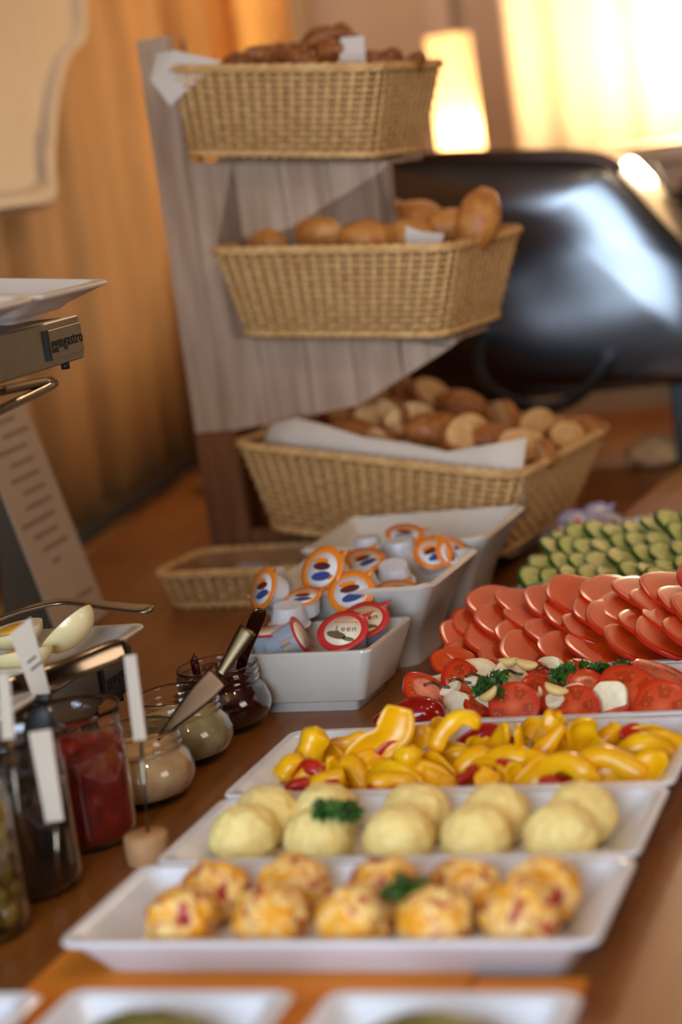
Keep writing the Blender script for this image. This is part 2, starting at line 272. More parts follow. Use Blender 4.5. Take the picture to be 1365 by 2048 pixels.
slices=[((-0.325,0.1,0.197),0.028),((-0.203,0.06,0.191),0.032),((-0.193,0.1,0.196),0.034),((-0.177,0.12,0.198),0.034),((-0.15,0.12,0.19),0.036),((-0.103,0.1,0.181),0.04),((-0.064,0.1,0.171),0.038),((-0.036,0.12,0.16),0.036),((0.008,0.1,0.152),0.034),((0.036,0.1,0.138),0.032),((0.029,0.2,0.142),0.034),((0.028,0.26,0.144),0.032),((-0.259,0.24,0.214),0.034),((-0.223,0.26,0.212),0.036),((-0.18,0.26,0.202),0.036),((-0.138,0.26,0.188),0.036),((-0.289,0.22,0.199),0.034),((-0.067,0.24,0.167),0.034),((-0.026,0.24,0.154),0.034),((-0.158,0.05,0.174),0.03),((0.052,0.08,0.119),0.026)]
nap3t=[(-0.283,0.02,0.21),(-0.25,0.02,0.216),(-0.205,0.02,0.205),(-0.155,0.02,0.187),(-0.102,0.02,0.175),(-0.047,0.02,0.162),(0.003,0.02,0.167),(0.057,0.02,0.172)]
nap3b=[(-0.298,0.02,0.188),(-0.255,0.02,0.181),(-0.21,0.02,0.173),(-0.159,0.02,0.164),(-0.105,0.02,0.153),(-0.05,0.02,0.143),(-0.001,0.02,0.134),(0.046,0.02,0.125)]
nap1=[(-0.36,-0.012,0.681),(-0.331,-0.012,0.681),(-0.268,-0.012,0.659),(-0.308,-0.012,0.639),(-0.348,-0.012,0.616),(-0.371,-0.012,0.651)]
tag1=[(-0.137,0.05,0.666),(-0.106,0.05,0.664),(-0.108,0.05,0.633),(-0.143,0.05,0.638)]
nap2=[(-0.074,0.03,0.435),(-0.054,0.03,0.426),(-0.025,0.03,0.42),(-0.034,0.03,0.399),(-0.078,0.03,0.406)]
jars=[(-0.7671,1.722,0.0),(-0.7696,1.6269,0.0),(-0.7626,1.517,0.0),(-0.7687,1.4195,0.0),(-0.7687,1.3136,0.0),(-0.7685,1.2231,0.0)]
c2=[(-0.6844,1.365,0.1688),(-0.6739,1.365,0.1699),(-0.6766,1.365,0.1011),(-0.6876,1.365,0.0999),(-0.6906,1.365,0.0265)]
c3=[(-0.7213,1.265,0.1404),(-0.7027,1.265,0.1424),(-0.7047,1.265,0.0719),(-0.7199,1.265,0.0703),(-0.7202,1.265,0.0091)]
c1=[(-0.8002,1.4,0.1834),(-0.7786,1.4,0.1964),(-0.773,1.4,0.1328),(-0.7876,1.4,0.1229),(-0.7757,1.4,0.1181)]
c4=[(-0.7302,1.25,0.1902),(-0.7206,1.25,0.1908),(-0.7249,1.25,0.1415),(-0.7355,1.25,0.14),(-0.7369,1.25,0.0547)]
# ---------------------------------------------------------------- the setting
def struct(name, VF, m, smooth=False, parent=None, sharp=None):
    o = link(name, mesh(name, VF[0], VF[1], m, smooth, sharp=sharp), parent)
    if parent is None: o['kind'] = 'structure'
    return o
wall_m = mat('beige_plaster', srgb(214, 184, 152), 0.85, var=0.03, vscale=3)
ceil_m = mat('ceiling_paint', srgb(128, 104, 80), 0.9)
dark_wall = mat('brown_wall_paint', srgb(112, 86, 64), 0.9)
floor_m = ramp_mat('dark_floorboards', [(0.3, srgb(60, 38, 22)), (0.7, srgb(90, 60, 36))], 5, 0.5)
struct('floor', box(-0.6, 1.0, -0.90, 3.6, 3.9, 0.05), floor_m)
struct('ceiling', box(-0.6, 1.0, 1.85, 3.6, 3.9, 0.05), ceil_m)
struct('wall_back', box(-0.6, 4.85, 0.475, 3.6, 0.05, 1.325), wall_m)
struct('wall_left_far', box(-4.15, 1.0, 0.475, 0.05, 3.8, 1.325), mat('brown_plaster', srgb(120, 84, 56), 0.9))
struct('wall_right', box(2.95, 1.0, 0.475, 0.05, 3.9, 1.325), dark_wall)
# front wall (behind the viewer) with a wide window opening
for k, b in enumerate([(-2.8, -1.55, 0.475, 1.3, 0.05, 1.325), (1.65, -1.55, 0.475, 1.3, 0.05, 1.325), (-0.575, -1.55, -0.625, 0.925, 0.05, 0.225), (-0.575, -1.55, 1.72, 0.925, 0.05, 0.08)]):
    struct('wall_front' if k == 0 else 'wall_front.%03d' % k, box(*b), dark_wall)
frm = mat('window_paint', srgb(200, 195, 185), 0.5)
wv, wf = merge(*[box(x, -1.36, 0.62, w_, 0.02, 1.0) for x, w_ in ((-1.46, 0.03), (-1.10, 0.025), (-0.72, 0.012), (-0.25, 0.035), (0.05, 0.012), (0.33, 0.03))], box(-0.575, -1.36, -0.37, 0.92, 0.018, 0.03), box(-0.575, -1.36, 1.60, 0.92, 0.018, 0.03))
struct('window_1', (wv, wf), frm)

# left wall: plaster behind an ochre drape that hangs in folds down to the table
wang = math.atan2(0.0724, 0.524)
def wl(s, off, z):   # s along the left wall from y = 0, off towards the room
    c, sn = math.cos(wang), math.sin(wang)
    return (-1.075 - s*sn + off*c, s*c + off*sn + 0.02, z)
def wallbox(s0, s1, o0, o1, z0, z1):
    return loft([[wl(s, o, z) for s, o in ((s0, o0), (s1, o0), (s1, o1), (s0, o1))] for z in (z0, z1)])
struct('wall_left', wallbox(0.2, 5.0, -0.16, -0.05, -0.85, 1.8), mat('ochre_plaster', srgb(205, 140, 74), 0.85, var=0.06, vscale=4))
drape_m = ramp_mat('ochre_drape', [(0.3, srgb(158, 112, 60)), (0.7, srgb(186, 140, 84))], 7, 0.7, stretch=(1, 1, 0.4))
V = []; n = 260
for iz, z in enumerate((0.012, 0.25, 0.5, 0.8, 1.2, 1.78)):
    for i in range(n):
        s = 0.3 + 3.9*i/(n-1)
        o = 0.011*math.sin(s*29)+0.008*math.sin(s*47+1.3)+0.006*math.sin(s*13+0.5)
        V.append(wl(s, o*(0.7+0.3*z), z))
F = [(k*n+i, k*n+i+1, (k+1)*n+i+1, (k+1)*n+i) for k in range(5) for i in range(n-1)]
dr = link('wall_drape', mesh('wall_drape', V, F, drape_m)); props(dr, 'ochre drape hanging in soft folds along the left wall', 'drape')
md = dr.modifiers.new('thick', 'SOLIDIFY'); md.thickness = 0.003
struct('baseboard_left', wallbox(2.60, 3.62, 0.028, 0.045, 0.0, 0.022), mat('dark_strip', srgb(26, 20, 14), 0.5))

# table
wood = ramp_mat('beech_laminate', [(0.25, srgb(116, 64, 18)), (0.5, srgb(134, 78, 26)), (0.8, srgb(150, 90, 34))], 6, 0.34, 0.04, detail=6, stretch=(12, 0.8, 6), dist=0.4)
t = thing('buffet_table', 'long buffet table with an orange-brown wooden top under all the food', 'table', (-0.45, 2.15, 0))
ol_ = [(-0.62, -1.5), (0.80, -1.5), (0.80, 1.5), (-1.06, 1.5)]
link('tabletop', mesh('tabletop', *loft([[(x*k, y*k2, z) for x, y in ol_] for z, k, k2 in ((-0.03, .998, .999), (-0.003, 1, 1), (0.0, .998, .999))]), wood, False), t)
for sx, sy in ((-0.5, -1.4), (0.72, -1.4), (-0.95, 1.4), (0.72, 1.4)): link('leg', mesh('leg', *box(sx, sy, -0.44, 0.03, 0.03, 0.41, 0.004), wood_and_shade, False), t)
# ledge at the far end of the buffet
ledge = props(link('wall_ledge', mesh('wall_ledge', *merge(box(-0.3, 3.99, 0.455, 1.25, 0.21, 0.018, 0.005), box(-0.3, 4.0, -0.21, 1.2, 0.18, 0.645)), mat('cream_paint', srgb(206, 178, 146), 0.5, var=0.03), False)),
      'cream painted sideboard behind the dark chafing dish carrying the lit lantern', 'sideboard')

# back wall panelling and pale curtain at the right
trim_m = mat('pale_trim', srgb(216, 192, 164), 0.6)
struct('trim_1', box(-1.28, 4.76, 0.7, 0.03, 0.03, 1.1), trim_m)
struct('trim_2', box(-1.62, 4.55, 0.7, 0.055, 0.04, 1.1), mat('grey_post', srgb(168, 146, 120), 0.6))
V = []; n = 120
for z in (0.47, 0.9, 1.75):
    for i in range(n):
        x = -1.02+1.6*i/(n-1); V.append((x, 4.28+0.006*math.sin(x*38)+0.004*math.sin(x*71), z))
F = [(k*n+i, k*n+i+1, (k+1)*n+i+1, (k+1)*n+i) for k in range(2) for i in range(n-1)]
cu = props(link('pale_curtain', mesh('pale_curtain', V, F, mat('pale_curtain_cloth', srgb(248, 226, 186), 0.8, var=0.03))), 'pale cream curtain behind the wall lamp, glowing in its light at upper right', 'curtain')
cu.modifiers.new('thick', 'SOLIDIFY').thickness = 0.002
# hanging yellow curtains far left
V = []; n = 80
for z in (0.50, 0.9, 1.75):
    for i in range(n):
        x = -2.05+0.50*i/(n-1); V.append((x, 4.45+0.02*math.sin(x*50)+0.012*math.sin(x*91), z))
F = [(k*n+i, k*n+i+1, (k+1)*n+i+1, (k+1)*n+i) for k in range(2) for i in range(n-1)]
cu = props(link('yellow_curtain', mesh('yellow_curtain', V, F, mat('yellow_curtain_cloth', srgb(236, 184, 100), 0.8, var=0.1, vscale=9))), 'yellow curtain above and behind the wooden bread stand', 'curtain')
cu.modifiers.new('thick', 'SOLIDIFY').thickness = 0.002

# lantern
t = thing('lantern', 'glowing square paper lantern standing on the sideboard', 'lamp', (-1.042, 3.90, 0.473), rot=(0, 0, -0.1))
shade_m = bpy.data.materials.new('lantern_shade'); shade_m.use_nodes = True; nt = shade_m.node_tree; nt.nodes.clear()
o_ = nt.nodes.new('ShaderNodeOutputMaterial'); tr = nt.nodes.new('ShaderNodeBsdfTranslucent'); tr.inputs[0].default_value = (1, 0.84, 0.58, 1)
em = nt.nodes.new('ShaderNodeEmission'); em.inputs[0].default_value = (1, 0.66, 0.30, 1); em.inputs[1].default_value = 0.55
ads = nt.nodes.new('ShaderNodeAddShader'); nt.links.new(tr.outputs[0], ads.inputs[0]); nt.links.new(em.outputs[0], ads.inputs[1]); nt.links.new(ads.outputs[0], o_.inputs[0])
link('lamp_shade', mesh('lamp_shade', *loft([rrect(0, 0, 0.036, 0.036, 0.004, 0.004), rrect(0, 0, 0.036, 0.036, 0.004, 0.262)], False, False), shade_m, True, sharp=30), t)
link('base', mesh('base', *box(0, 0, 0.002, 0.036, 0.036, 0.002), trim_m, False), t)
# wall lamp: a bright globe on a bracket
t = thing('globe_lamp', 'blazing round globe lamp before the pale curtain, at the right edge', 'lamp', (-0.555, 3.93, 0.575))
link('globe', mesh('globe', *lathe([(0.002, -0.062), (0.030, -0.054), (0.053, -0.031), (0.062, 0), (0.053, 0.031), (0.030, 0.054), (0.002, 0.062)], 32), emit('lamp_globe', (1, 0.80, 0.54, 1), 165.0)), t)
link('stem', mesh('stem', *lathe([(0.006, -0.10), (0.006, -0.06)], 10), mat('brass', srgb(180, 130, 60), 0.3, 1.0)), t)
link('foot', mesh('foot', *lathe([(0.001, -0.1015), (0.022, -0.1015), (0.022, -0.096), (0.008, -0.090), (0.001, -0.090)], 24), MATS['brass']), t)

# ornate white moulding on the left wall
prof = [(2.60, .512), (2.79, .515), (2.82, .56), (2.85, .62), (2.91, .69), (2.99, .745), (3.08, .775), (3.115, .83), (3.12, .95), (3.12, 1.3)]
pts2 = [(p.x, p.y) for p in catmull([(a_, b_, 0) for a_, b_ in prof], 5)] + [(2.3, 1.3), (2.3, .512)]
def mould(o, inset):
    return [wl(s-inset*(1 if s > 2.5 else 0), o, z+(inset*0.5 if z < 0.6 else 0)) for s, z in pts2]
lp = [mould(0.03, 0), mould(0.055, 0), mould(0.07, 0.02), mould(0.07, 0.05), mould(0.058, 0.07)]
props(link('wall_moulding', mesh('wall_moulding', *loft(lp), mat('cream_gloss', srgb(196, 178, 154), 0.45, var=0.03), False)), 'cream scrolled moulding with a curved edge high on the left wall', 'moulding')

# ---------------------------------------------------------------- trays
def tray(label, x0, x1, y0, y1, h=0.030, z=0.0, m=None, name='serving_tray', rz=0, foot=0.026):
    cx, cy, hx, hy = (x0+x1)/2, (y0+y1)/2, (x1-x0)/2, (y1-y0)/2
    R = 0.012
    L = [rrect(0, 0, hx-foot, hy-foot*0.77, R, 0), rrect(0, 0, hx-foot+0.002, hy-foot*0.77+0.002, R, 0.003), rrect(0, 0, hx-0.006, hy-0.006, R, h-0.006), rrect(0, 0, hx-0.001, hy-0.001, R, h-0.004),
         rrect(0, 0, hx, hy, R, h-0.002), rrect(0, 0, hx-0.001, hy-0.001, R, h), rrect(0, 0, hx-0.008, hy-0.007, R, h), rrect(0, 0, hx-0.011, hy-0.009, R, h-0.002),
         rrect(0, 0, hx-0.034, hy-0.020, R, 0.009), rrect(0, 0, hx-0.038, hy-0.023, R, 0.006)]
    o = link(name, mesh(name, *loft(L), m or porcelain, True, sharp=35), None, (cx, cy, z), (0, 0, rz))
    return props(o, label, 'tray', 'white rectangular serving trays')
tray('white tray of speckled yellow and pink scoops, nearest of the long trays', -0.655, -0.281, 1.135, 1.281)
tray('white tray of plain pale yellow scoops between the speckled scoops and the peppers', -0.648, -0.282, 1.284, 1.428)
tray('white tray heaped with yellow and red pepper strips', -0.652, -0.281, 1.431, 1.606)
tray('white tray under the tomato and mozzarella salad', -0.568, -0.19, 1.613, 1.770)
tray('white tray under the pile of plain tomato slices', -0.566, -0.19, 1.775, 1.974)
tray('white tray under the cucumber slices', -0.566, -0.19, 1.978, 2.262)

# foreground: orange placemat and small white dishes
om = mat('orange_mat', srgb(226, 138, 30), 0.7, var=0.06)
props(link('orange_placemat', mesh('orange_placemat', *box(-0.522, 1.09, 0.0012, 0.155, 0.115, 0.0012), om, False)), 'orange placemat at the very front, under the small white dishes', 'placemat')
props(link('orange_placemat', mesh('orange_placemat', *box(-0.328, 1.06, 0.0012, 0.036, 0.085, 0.0012), om, False)), 'plain orange placemat edge under the right-hand front dish', 'placemat')
def small_dish(cx, cy, hx, hy, label, fill_label, fm):
    L = [rrect(0, 0, hx-0.02, hy-0.02, 0.01, 0), rrect(0, 0, hx-0.003, hy-0.003, 0.01, 0.026), rrect(0, 0, hx, hy, 0.01, 0.029), rrect(0, 0, hx-0.003, hy-0.003, 0.01, 0.031), rrect(0, 0, hx-0.012, hy-0.010, 0.01, 0.029), rrect(0, 0, hx-0.026, hy-0.024, 0.01, 0.007)]
    props(link('small_dish', mesh('small_dish', *loft(L), porcelain, True, sharp=35), None, (cx, cy, 0.0025)), label, 'dish', 'small white dishes at the front')
    V, F = blob(hx*0.52, hy*0.5, 0.016, 0.12, 2.5, cx*10, 3, 0)
    props(link('olive_spread', mesh('olive_spread', V, F, fm), None, (cx, cy, 0.0275)), fill_label, 'spread', 'heaps in the small front dishes', )
ol = ramp_mat('olive_green', [(0.35, srgb(86, 84, 30)), (0.65, srgb(132, 128, 60))], 60, 0.5, 0.3)
small_dish(-0.528, 0.997, 0.077, 0.062, 'small white dish with an olive heap at the front, left of the orange gap', 'olive-green heap in the front left small dish', ol)
small_dish(-0.352, 0.997, 0.079, 0.062, 'small white dish with an olive heap at the front, right of the orange gap', 'dark olive-green heap in the front right small dish', ol)
small_dish(-0.69, 0.992, 0.070, 0.062, 'small white dish cut by the lower left corner of the frame', 'olive heap in the small dish at the lower left corner', ol)

# ---------------------------------------------------------------- scoops
spot_m = ramp_mat('speckled_scoop', [(0.34, srgb(238, 156, 28)), (0.46, srgb(242, 174, 56)), (0.51, srgb(246, 210, 136)), (0.56, srgb(244, 196, 110)), (0.60, srgb(200, 72, 58)), (0.68, srgb(158, 44, 40))], 1.7, 0.45, 0.3, dist=0.5, Subsurface_Weight=0.15, Subsurface_Radius=(0.01, 0.006, 0.003))
plain_m = ramp_mat('pale_scoop', [(0.2, srgb(250, 214, 124)), (0.8, srgb(255, 234, 160))], 4, 0.5, 0.25, Subsurface_Weight=0.15, Subsurface_Radius=(0.01, 0.008, 0.004))
def scoop_mesh(seed, m, amp):
    V, F = blob(1, 1, 0.98, amp, 2.6, seed, 5, -0.86); return mesh('scoop', V, F, m)
sm = [scoop_mesh(i+1, spot_m, 0.13) for i in range(5)]; pm = [scoop_mesh(i+11, plain_m, 0.07) for i in range(3)]
for i, p in enumerate(spot):
    row, k = divmod(i, 5)
    props(link('speckled_scoop', sm[(i*3) % 5], None, (p[0], p[1], 0.006+0.0238*0.9), (0, 0, i*1.3), (0.0250, 0.0250, 0.0238)),
          'yellow scoop speckled pink, %s from the left in the %s row of the speckled tray' % (ORD[k], ('front', 'back')[row]), 'scoop', 'speckled scoops on the nearest tray')
for i, p in enumerate(plain):
    row, k = divmod(i, 5)
    props(link('plain_scoop', pm[i % 3], None, (p[0], p[1], 0.006+0.0238*0.9), (0, 0, i*1.9), (0.0265, 0.0262, 0.0245)),
          'smooth pale yellow scoop, %s from the left in the %s row of the plain tray' % (ORD[k], ('front', 'back')[row]), 'scoop', 'plain scoops on the second tray')

# parsley: stems with curly leaflets
pars_m = ramp_mat('parsley_green', [(0.3, srgb(22, 54, 8)), (0.7, srgb(58, 104, 18))], 90, 0.5)
def parsley(loc, r, label, seed):
    rnd = random.Random(seed); t = thing('parsley_sprig', label, 'garnish', loc, 'parsley sprigs on the food')
    V, F = [], []
    for k in range(34):
        d = Vector((rnd.uniform(-1, 1), rnd.uniform(-1, 1), rnd.uniform(-0.35, 0.9))); d = d.normalized()*r*rnd.uniform(0.35, 0.95)
        d.z *= 0.75
        q = rnd.uniform(0.28, 0.42)*r; n0 = len(V)
        ax = Vector((rnd.uniform(-1, 1), rnd.uniform(-1, 0.3), rnd.uniform(0, 1))).normalized(); u = ax.orthogonal().normalized(); v = ax.cross(u)
        V.append(tuple(d)); m = 12
        for j in range(m):
            a = 2*PI*j/m; rr = q*(1.0 if j % 2 else 0.55); w_ = q*0.35*math.sin(a*3+k)
            V.append(tuple(d+u*rr*math.cos(a)+v*rr*math.sin(a)+ax*w_))
        for j in range(m): F.append((n0, n0+1+j, n0+1+(j+1) % m))
    lf = link('leaves', mesh('leaves', V, F, pars_m, False), t); lf.modifiers.new('thick', 'SOLIDIFY').thickness = 0.0005
    lf['kind'] = 'stuff'
    link('stem', mesh('stem', *sweep(catmull([(0, 0, 0), (r*0.5, -r*0.3, -r*0.2), (r*1.1, -r*0.3, -r*0.45)], 4), 0.0009, 0.0009, seg=6), pars_m), t)
parsley((pars2[0][0], pars2[0][1]-0.016, pars2[0][2]+0.010), 0.020, 'dark parsley sprig between the plain pale scoops', 1)
parsley((pars2[1][0], pars2[1][1]-0.010, pars2[1][2]+0.007), 0.016, 'small green parsley sprig tucked between the speckled scoops', 2)

# ---------------------------------------------------------------- pepper strips
ypm = ramp_mat('yellow_pepper', [(0.3, srgb(232, 158, 4)), (0.7, srgb(248, 190, 12))], 30, 0.28, 0.1, Subsurface_Weight=0.2, Subsurface_Radius=(0.008, 0.005, 0.001))
rpm = ramp_mat('red_pepper', [(0.3, srgb(150, 22, 14)), (0.7, srgb(196, 40, 24))], 30, 0.22, 0.1)
ny = sum(1 for q in peppers if q[0] == 'y')
special = {0: 'pointed yellow pepper piece standing at the left end of the pepper heap', 1: 'broad yellow pepper strip curling up tallest, left of centre on the heap',
           3: 'yellow pepper strip bent in a round arch right of the tallest strip', 4: 'upright yellow pepper tab behind the round arch', 6: 'yellow pepper strip bent into a V in the middle of the heap',
           8: 'yellow pepper strip hooked like a J at the right of the heap', 10: 'longest yellow pepper strip lying flat at the right front of the heap',
           35: 'shiny red pepper piece on top at the right of the heap', 36: 'red pepper strip under the shiny red piece at the right of the heap'}
rnd = random.Random(11); fill = []
for k in range(34):
    x = -0.605+0.0090*k; y = rnd.uniform(1.462, 1.565); an = rnd.uniform(-0.9, 0.9); l = rnd.uniform(0.022, 0.038); z = rnd.uniform(0.014, 0.026)
    fill.append(('r' if k % 7 == 2 else 'y', 0.015, [(x-l*math.cos(an), y-l*math.sin(an)*0.5, z-0.003), (x, y, z+rnd.uniform(0.008, 0.016)), (x+l*math.cos(an), y+l*math.sin(an)*0.5, z-0.003)]))
allp = peppers+fill
def pkey(q): 
    x, y = sum(v[0] for v in q[2])/len(q[2]), sum(v[1] for v in q[2])/len(q[2]); return (q[0], 0 if y < 1.485 else (1 if y < 1.53 else 2)), x
prank = {}
for i in sorted((i for i in range(len(allp)) if i not in special), key=lambda i: pkey(allp[i])[1]):
    g = pkey(allp[i])[0]; n_ = sum(1 for q in prank.values() if q[0] == g); prank[i] = (g, n_)
for i, (c, wd, P) in enumerate(peppers+fill):
    path = catmull(P, 7); n = len(path); ph = i*1.7
    hw = [wd*(0.68 if c == 'y' else 0.55)*min(1, 4*min(k, n-1-k)/n+(0.35 if (k < n/2) == (i % 2) else 0.7))*(1+0.07*math.sin(k*0.8+ph)) for k in range(n)]
    t_ = (path[-1]-path[0]).normalized(); side = t_.cross(Vector((0.15, -0.85, 0.55))).normalized()
    side = (side+Vector((0, 0.45*math.sin(ph), 0.35*math.cos(ph)))).normalized()
    c0 = sum(path, Vector())/n
    V, F = ribbon([p-c0 for p in path], hw, side, (0.55+0.2*math.cos(ph))*(1 if i % 3 else -1), 0.0026 if c == 'y' else 0.0028)
    lab = special.get(i) or 'small %s pepper strip, %s from the left among those at the %s of the heap' % ({'y': 'yellow', 'r': 'red'}[c], ORD[prank[i][1]], ('front', 'middle', 'back')[prank[i][0][1]])
    props(link('pepper_strip', mesh('pepper_strip', V, F, ypm if c == 'y' else rpm), None, c0), lab, 'pepper', 'yellow pepper strips' if c == 'y' else 'red pepper strips')

# ---------------------------------------------------------------- tomato slices, mozzarella, cucumber
skin = mat('tomato_skin', srgb(196, 44, 20), 0.2)
cutA = radial_mat('tomato_cut', [(0.0, srgb(226, 112, 64)), (0.3, srgb(210, 78, 36)), (0.85, srgb(200, 60, 26)), (1.0, srgb(176, 36, 14))], 0.22, 5, srgb(176, 58, 22), srgb(196, 108, 48))
cutB = radial_mat('tomato_flesh', [(0.0, srgb(222, 88, 14)), (0.5, srgb(206, 60, 6)), (0.9, srgb(216, 74, 10)), (1.0, srgb(184, 38, 6))], 0.45)
mozz = ramp_mat('mozzarella', [(0.3, srgb(244, 226, 182)), (0.7, srgb(254, 244, 214))], 3, 0.4, 0.1, Subsurface_Weight=0.2, Subsurface_Radius=(0.01, 0.008, 0.005))
cskin = mat('cucumber_skin', srgb(32, 66, 20), 0.3, var=0.2)
ccut = radial_mat('cucumber_cut', [(0.0, srgb(206, 196, 110)), (0.55, srgb(210, 202, 122)), (0.80, srgb(186, 190, 98)), (0.88, srgb(58, 92, 30))], 0.25, 3, srgb(190, 188, 104), srgb(220, 214, 150), (0.15, 0.5))
def disk_mesh(name, th, face, side, wob=0.03, seed=0, seg=36, dome=0.0):
    rs = [(0.0001, 1), (0.5, 1), (0.9, 0.99), (0.985, 0.75), (1.0, 0.0), (0.985, -0.75), (0.9, -0.99), (0.0001, -1)]
    L = []
    for r, zz in rs:
        L.append([(r*(1+wob*math.sin(3*a+seed)+wob*0.6*math.sin(5*a+seed*2))*math.cos(a), r*(1+wob*math.sin(3*a+seed)+wob*0.6*math.sin(5*a+seed*2))*math.sin(a), zz*th*0.5+dome*(1-r*r)+0.03*th*math.sin(7*r+a*2)) for a in [2*PI*i/seg for i in range(seg)]])
    V, F = loft(L); mi = []
    for k in range(len(rs)-1): mi += [1 if 2 <= k <= 4 else 0]*seg
    mi += [0, 0]
    return mesh(name, V, F, [face, side], True, mi, sharp=50)
tomA = [disk_mesh('tomato_slice', 0.24, cutA, skin, 0.03, i) for i in range(3)]
tomB = [disk_mesh('tomato_slice', 0.12, cutB, skin, 0.035, i+5) for i in range(4)]
mozM = [disk_mesh('mozzarella_slice', 0.34, mozz, mozz, 0.06, i+9) for i in range(3)]
cucM = [disk_mesh('cucumber_slice', 0.20, ccut, cskin, 0.02, i) for i in range(3)]
R = math.radians
def fan_rows(rows, meshes, rad, name, labelf, cat, group, zs, tilt, jit, seed, back=(2, 9)):
    rnd = random.Random(seed)
    for ri, (y, x0, x1, dx, z) in enumerate(rows):
        k = 0; x = x0
        while x < x1:
            rr = rad*rnd.uniform(0.9, 1.1)
            tl = R(tilt+rnd.uniform(-jit, jit)); bk = R(rnd.uniform(*back))
            lift = zs(x, ri)
            props(link(name, meshes[(k+ri) % len(meshes)], None, (x, y+rnd.uniform(-.004, .004), z+lift+rr*math.sin(tl)*0.55), (bk, tl, rnd.uniform(0, 6)) if False else Euler((bk, tl, 0)), rr), labelf(k, ri), cat, group)
            x += dx*rnd.uniform(0.85, 1.15); k += 1
rowname = ['front', 'second', 'third', 'back']
def nth(k): return ORD[k] if k < len(ORD) else 'last'
fan_rows([(1.816, -0.528, -0.20, 0.031, 0.020), (1.852, -0.544, -0.20, 0.030, 0.029), (1.888, -0.538, -0.20, 0.031, 0.037), (1.922, -0.526, -0.20, 0.031, 0.044)],
         tomB, 0.042, 'tomato_slice', lambda k, r: 'orange-red tomato slice, %s from the left in the %s row of the plain tomato tray' % (nth(k), rowname[r]), 'tomato', 'plain tomato slices on their tray',
         lambda x, r: max(0, (x+0.50))*0.05, 22, 4, 3)
props(link('tomato_slice', tomB[1], None, (-0.552, 1.792, 0.036), Euler((R(20), R(12), 0)), 0.022), 'small tomato slice at the front left corner of the plain tomato tray', 'tomato', 'plain tomato slices on their tray')
crow = ['front', 'second', 'third', 'fourth', 'fifth', 'sixth']
fan_rows([(2.010+0.042*i, -0.545+0.004*i, -0.17, 0.0215, 0.016+0.0075*i) for i in range(6)],
         cucM, 0.0235, 'cucumber_slice', lambda k, r: 'green-edged cucumber slice, %s from the left in the %s row of the cucumber tray' % (nth(k), crow[r]), 'cucumber', 'cucumber slices on their tray',
         lambda x, r: max(0, x+0.5)*0.06, 33, 9, 5, (2, 16))

# caprese salad
counts = {}
lab = {'tom': 'tomato slice lying among mozzarella in the parsley-topped salad', 'tomcut': '', 'moz': '', 'nut': '', 'bals': ''}
names_t = ['tomato slice at the left end of the mozzarella salad', 'tomato slice streaked dark between the two left mozzarella slices', 'standing tomato slice under the two nuts', 'small tomato piece behind the middle parsley',
           'tomato slice right of the left parsley in the salad', '', '', 'tomato slice under the right-hand parsley', 'wide tomato slice right of the upright mozzarella sliver', 'largest tomato slice at the right edge of the salad', '',
           'small tomato piece under the left parsley', 'small low tomato piece under the upright mozzarella sliver', 'tomato slice at the back right of the salad', 'tomato slice behind the wide left mozzarella slice']
cut_n = ['round seeded tomato slice facing front at the centre of the salad', 'round seeded tomato slice facing front, right of the centre one', 'round seeded tomato slice facing front near the right edge']
moz_n = ['white mozzarella slice at the left end of the salad', 'widest mozzarella slice with a dark drizzle, back left', 'front left mozzarella slice beside the left parsley', 'mozzarella slice standing under the nut pair', 'mozzarella slice with a drizzle, behind the salad centre',
         'mozzarella slice behind the middle parsley', 'small mozzarella piece in the middle of the salad', 'small mozzarella piece below the single nut on the left', 'small mozzarella piece below the middle parsley', 'upright white mozzarella sliver right of centre', 'mozzarella piece right of the last parsley sprig', 'mozzarella scrap at the salad centre']
nut_n = ['left nut of the pair on top of the salad', 'right nut of the pair on top of the salad', 'single nut beside the left parsley', 'single nut below the middle parsley']
nutm = mat('pale_nut', srgb(222, 184, 112), 0.5, var=0.1, vscale=60)
balm = mat('dark_drizzle', srgb(66, 34, 14), 0.3)
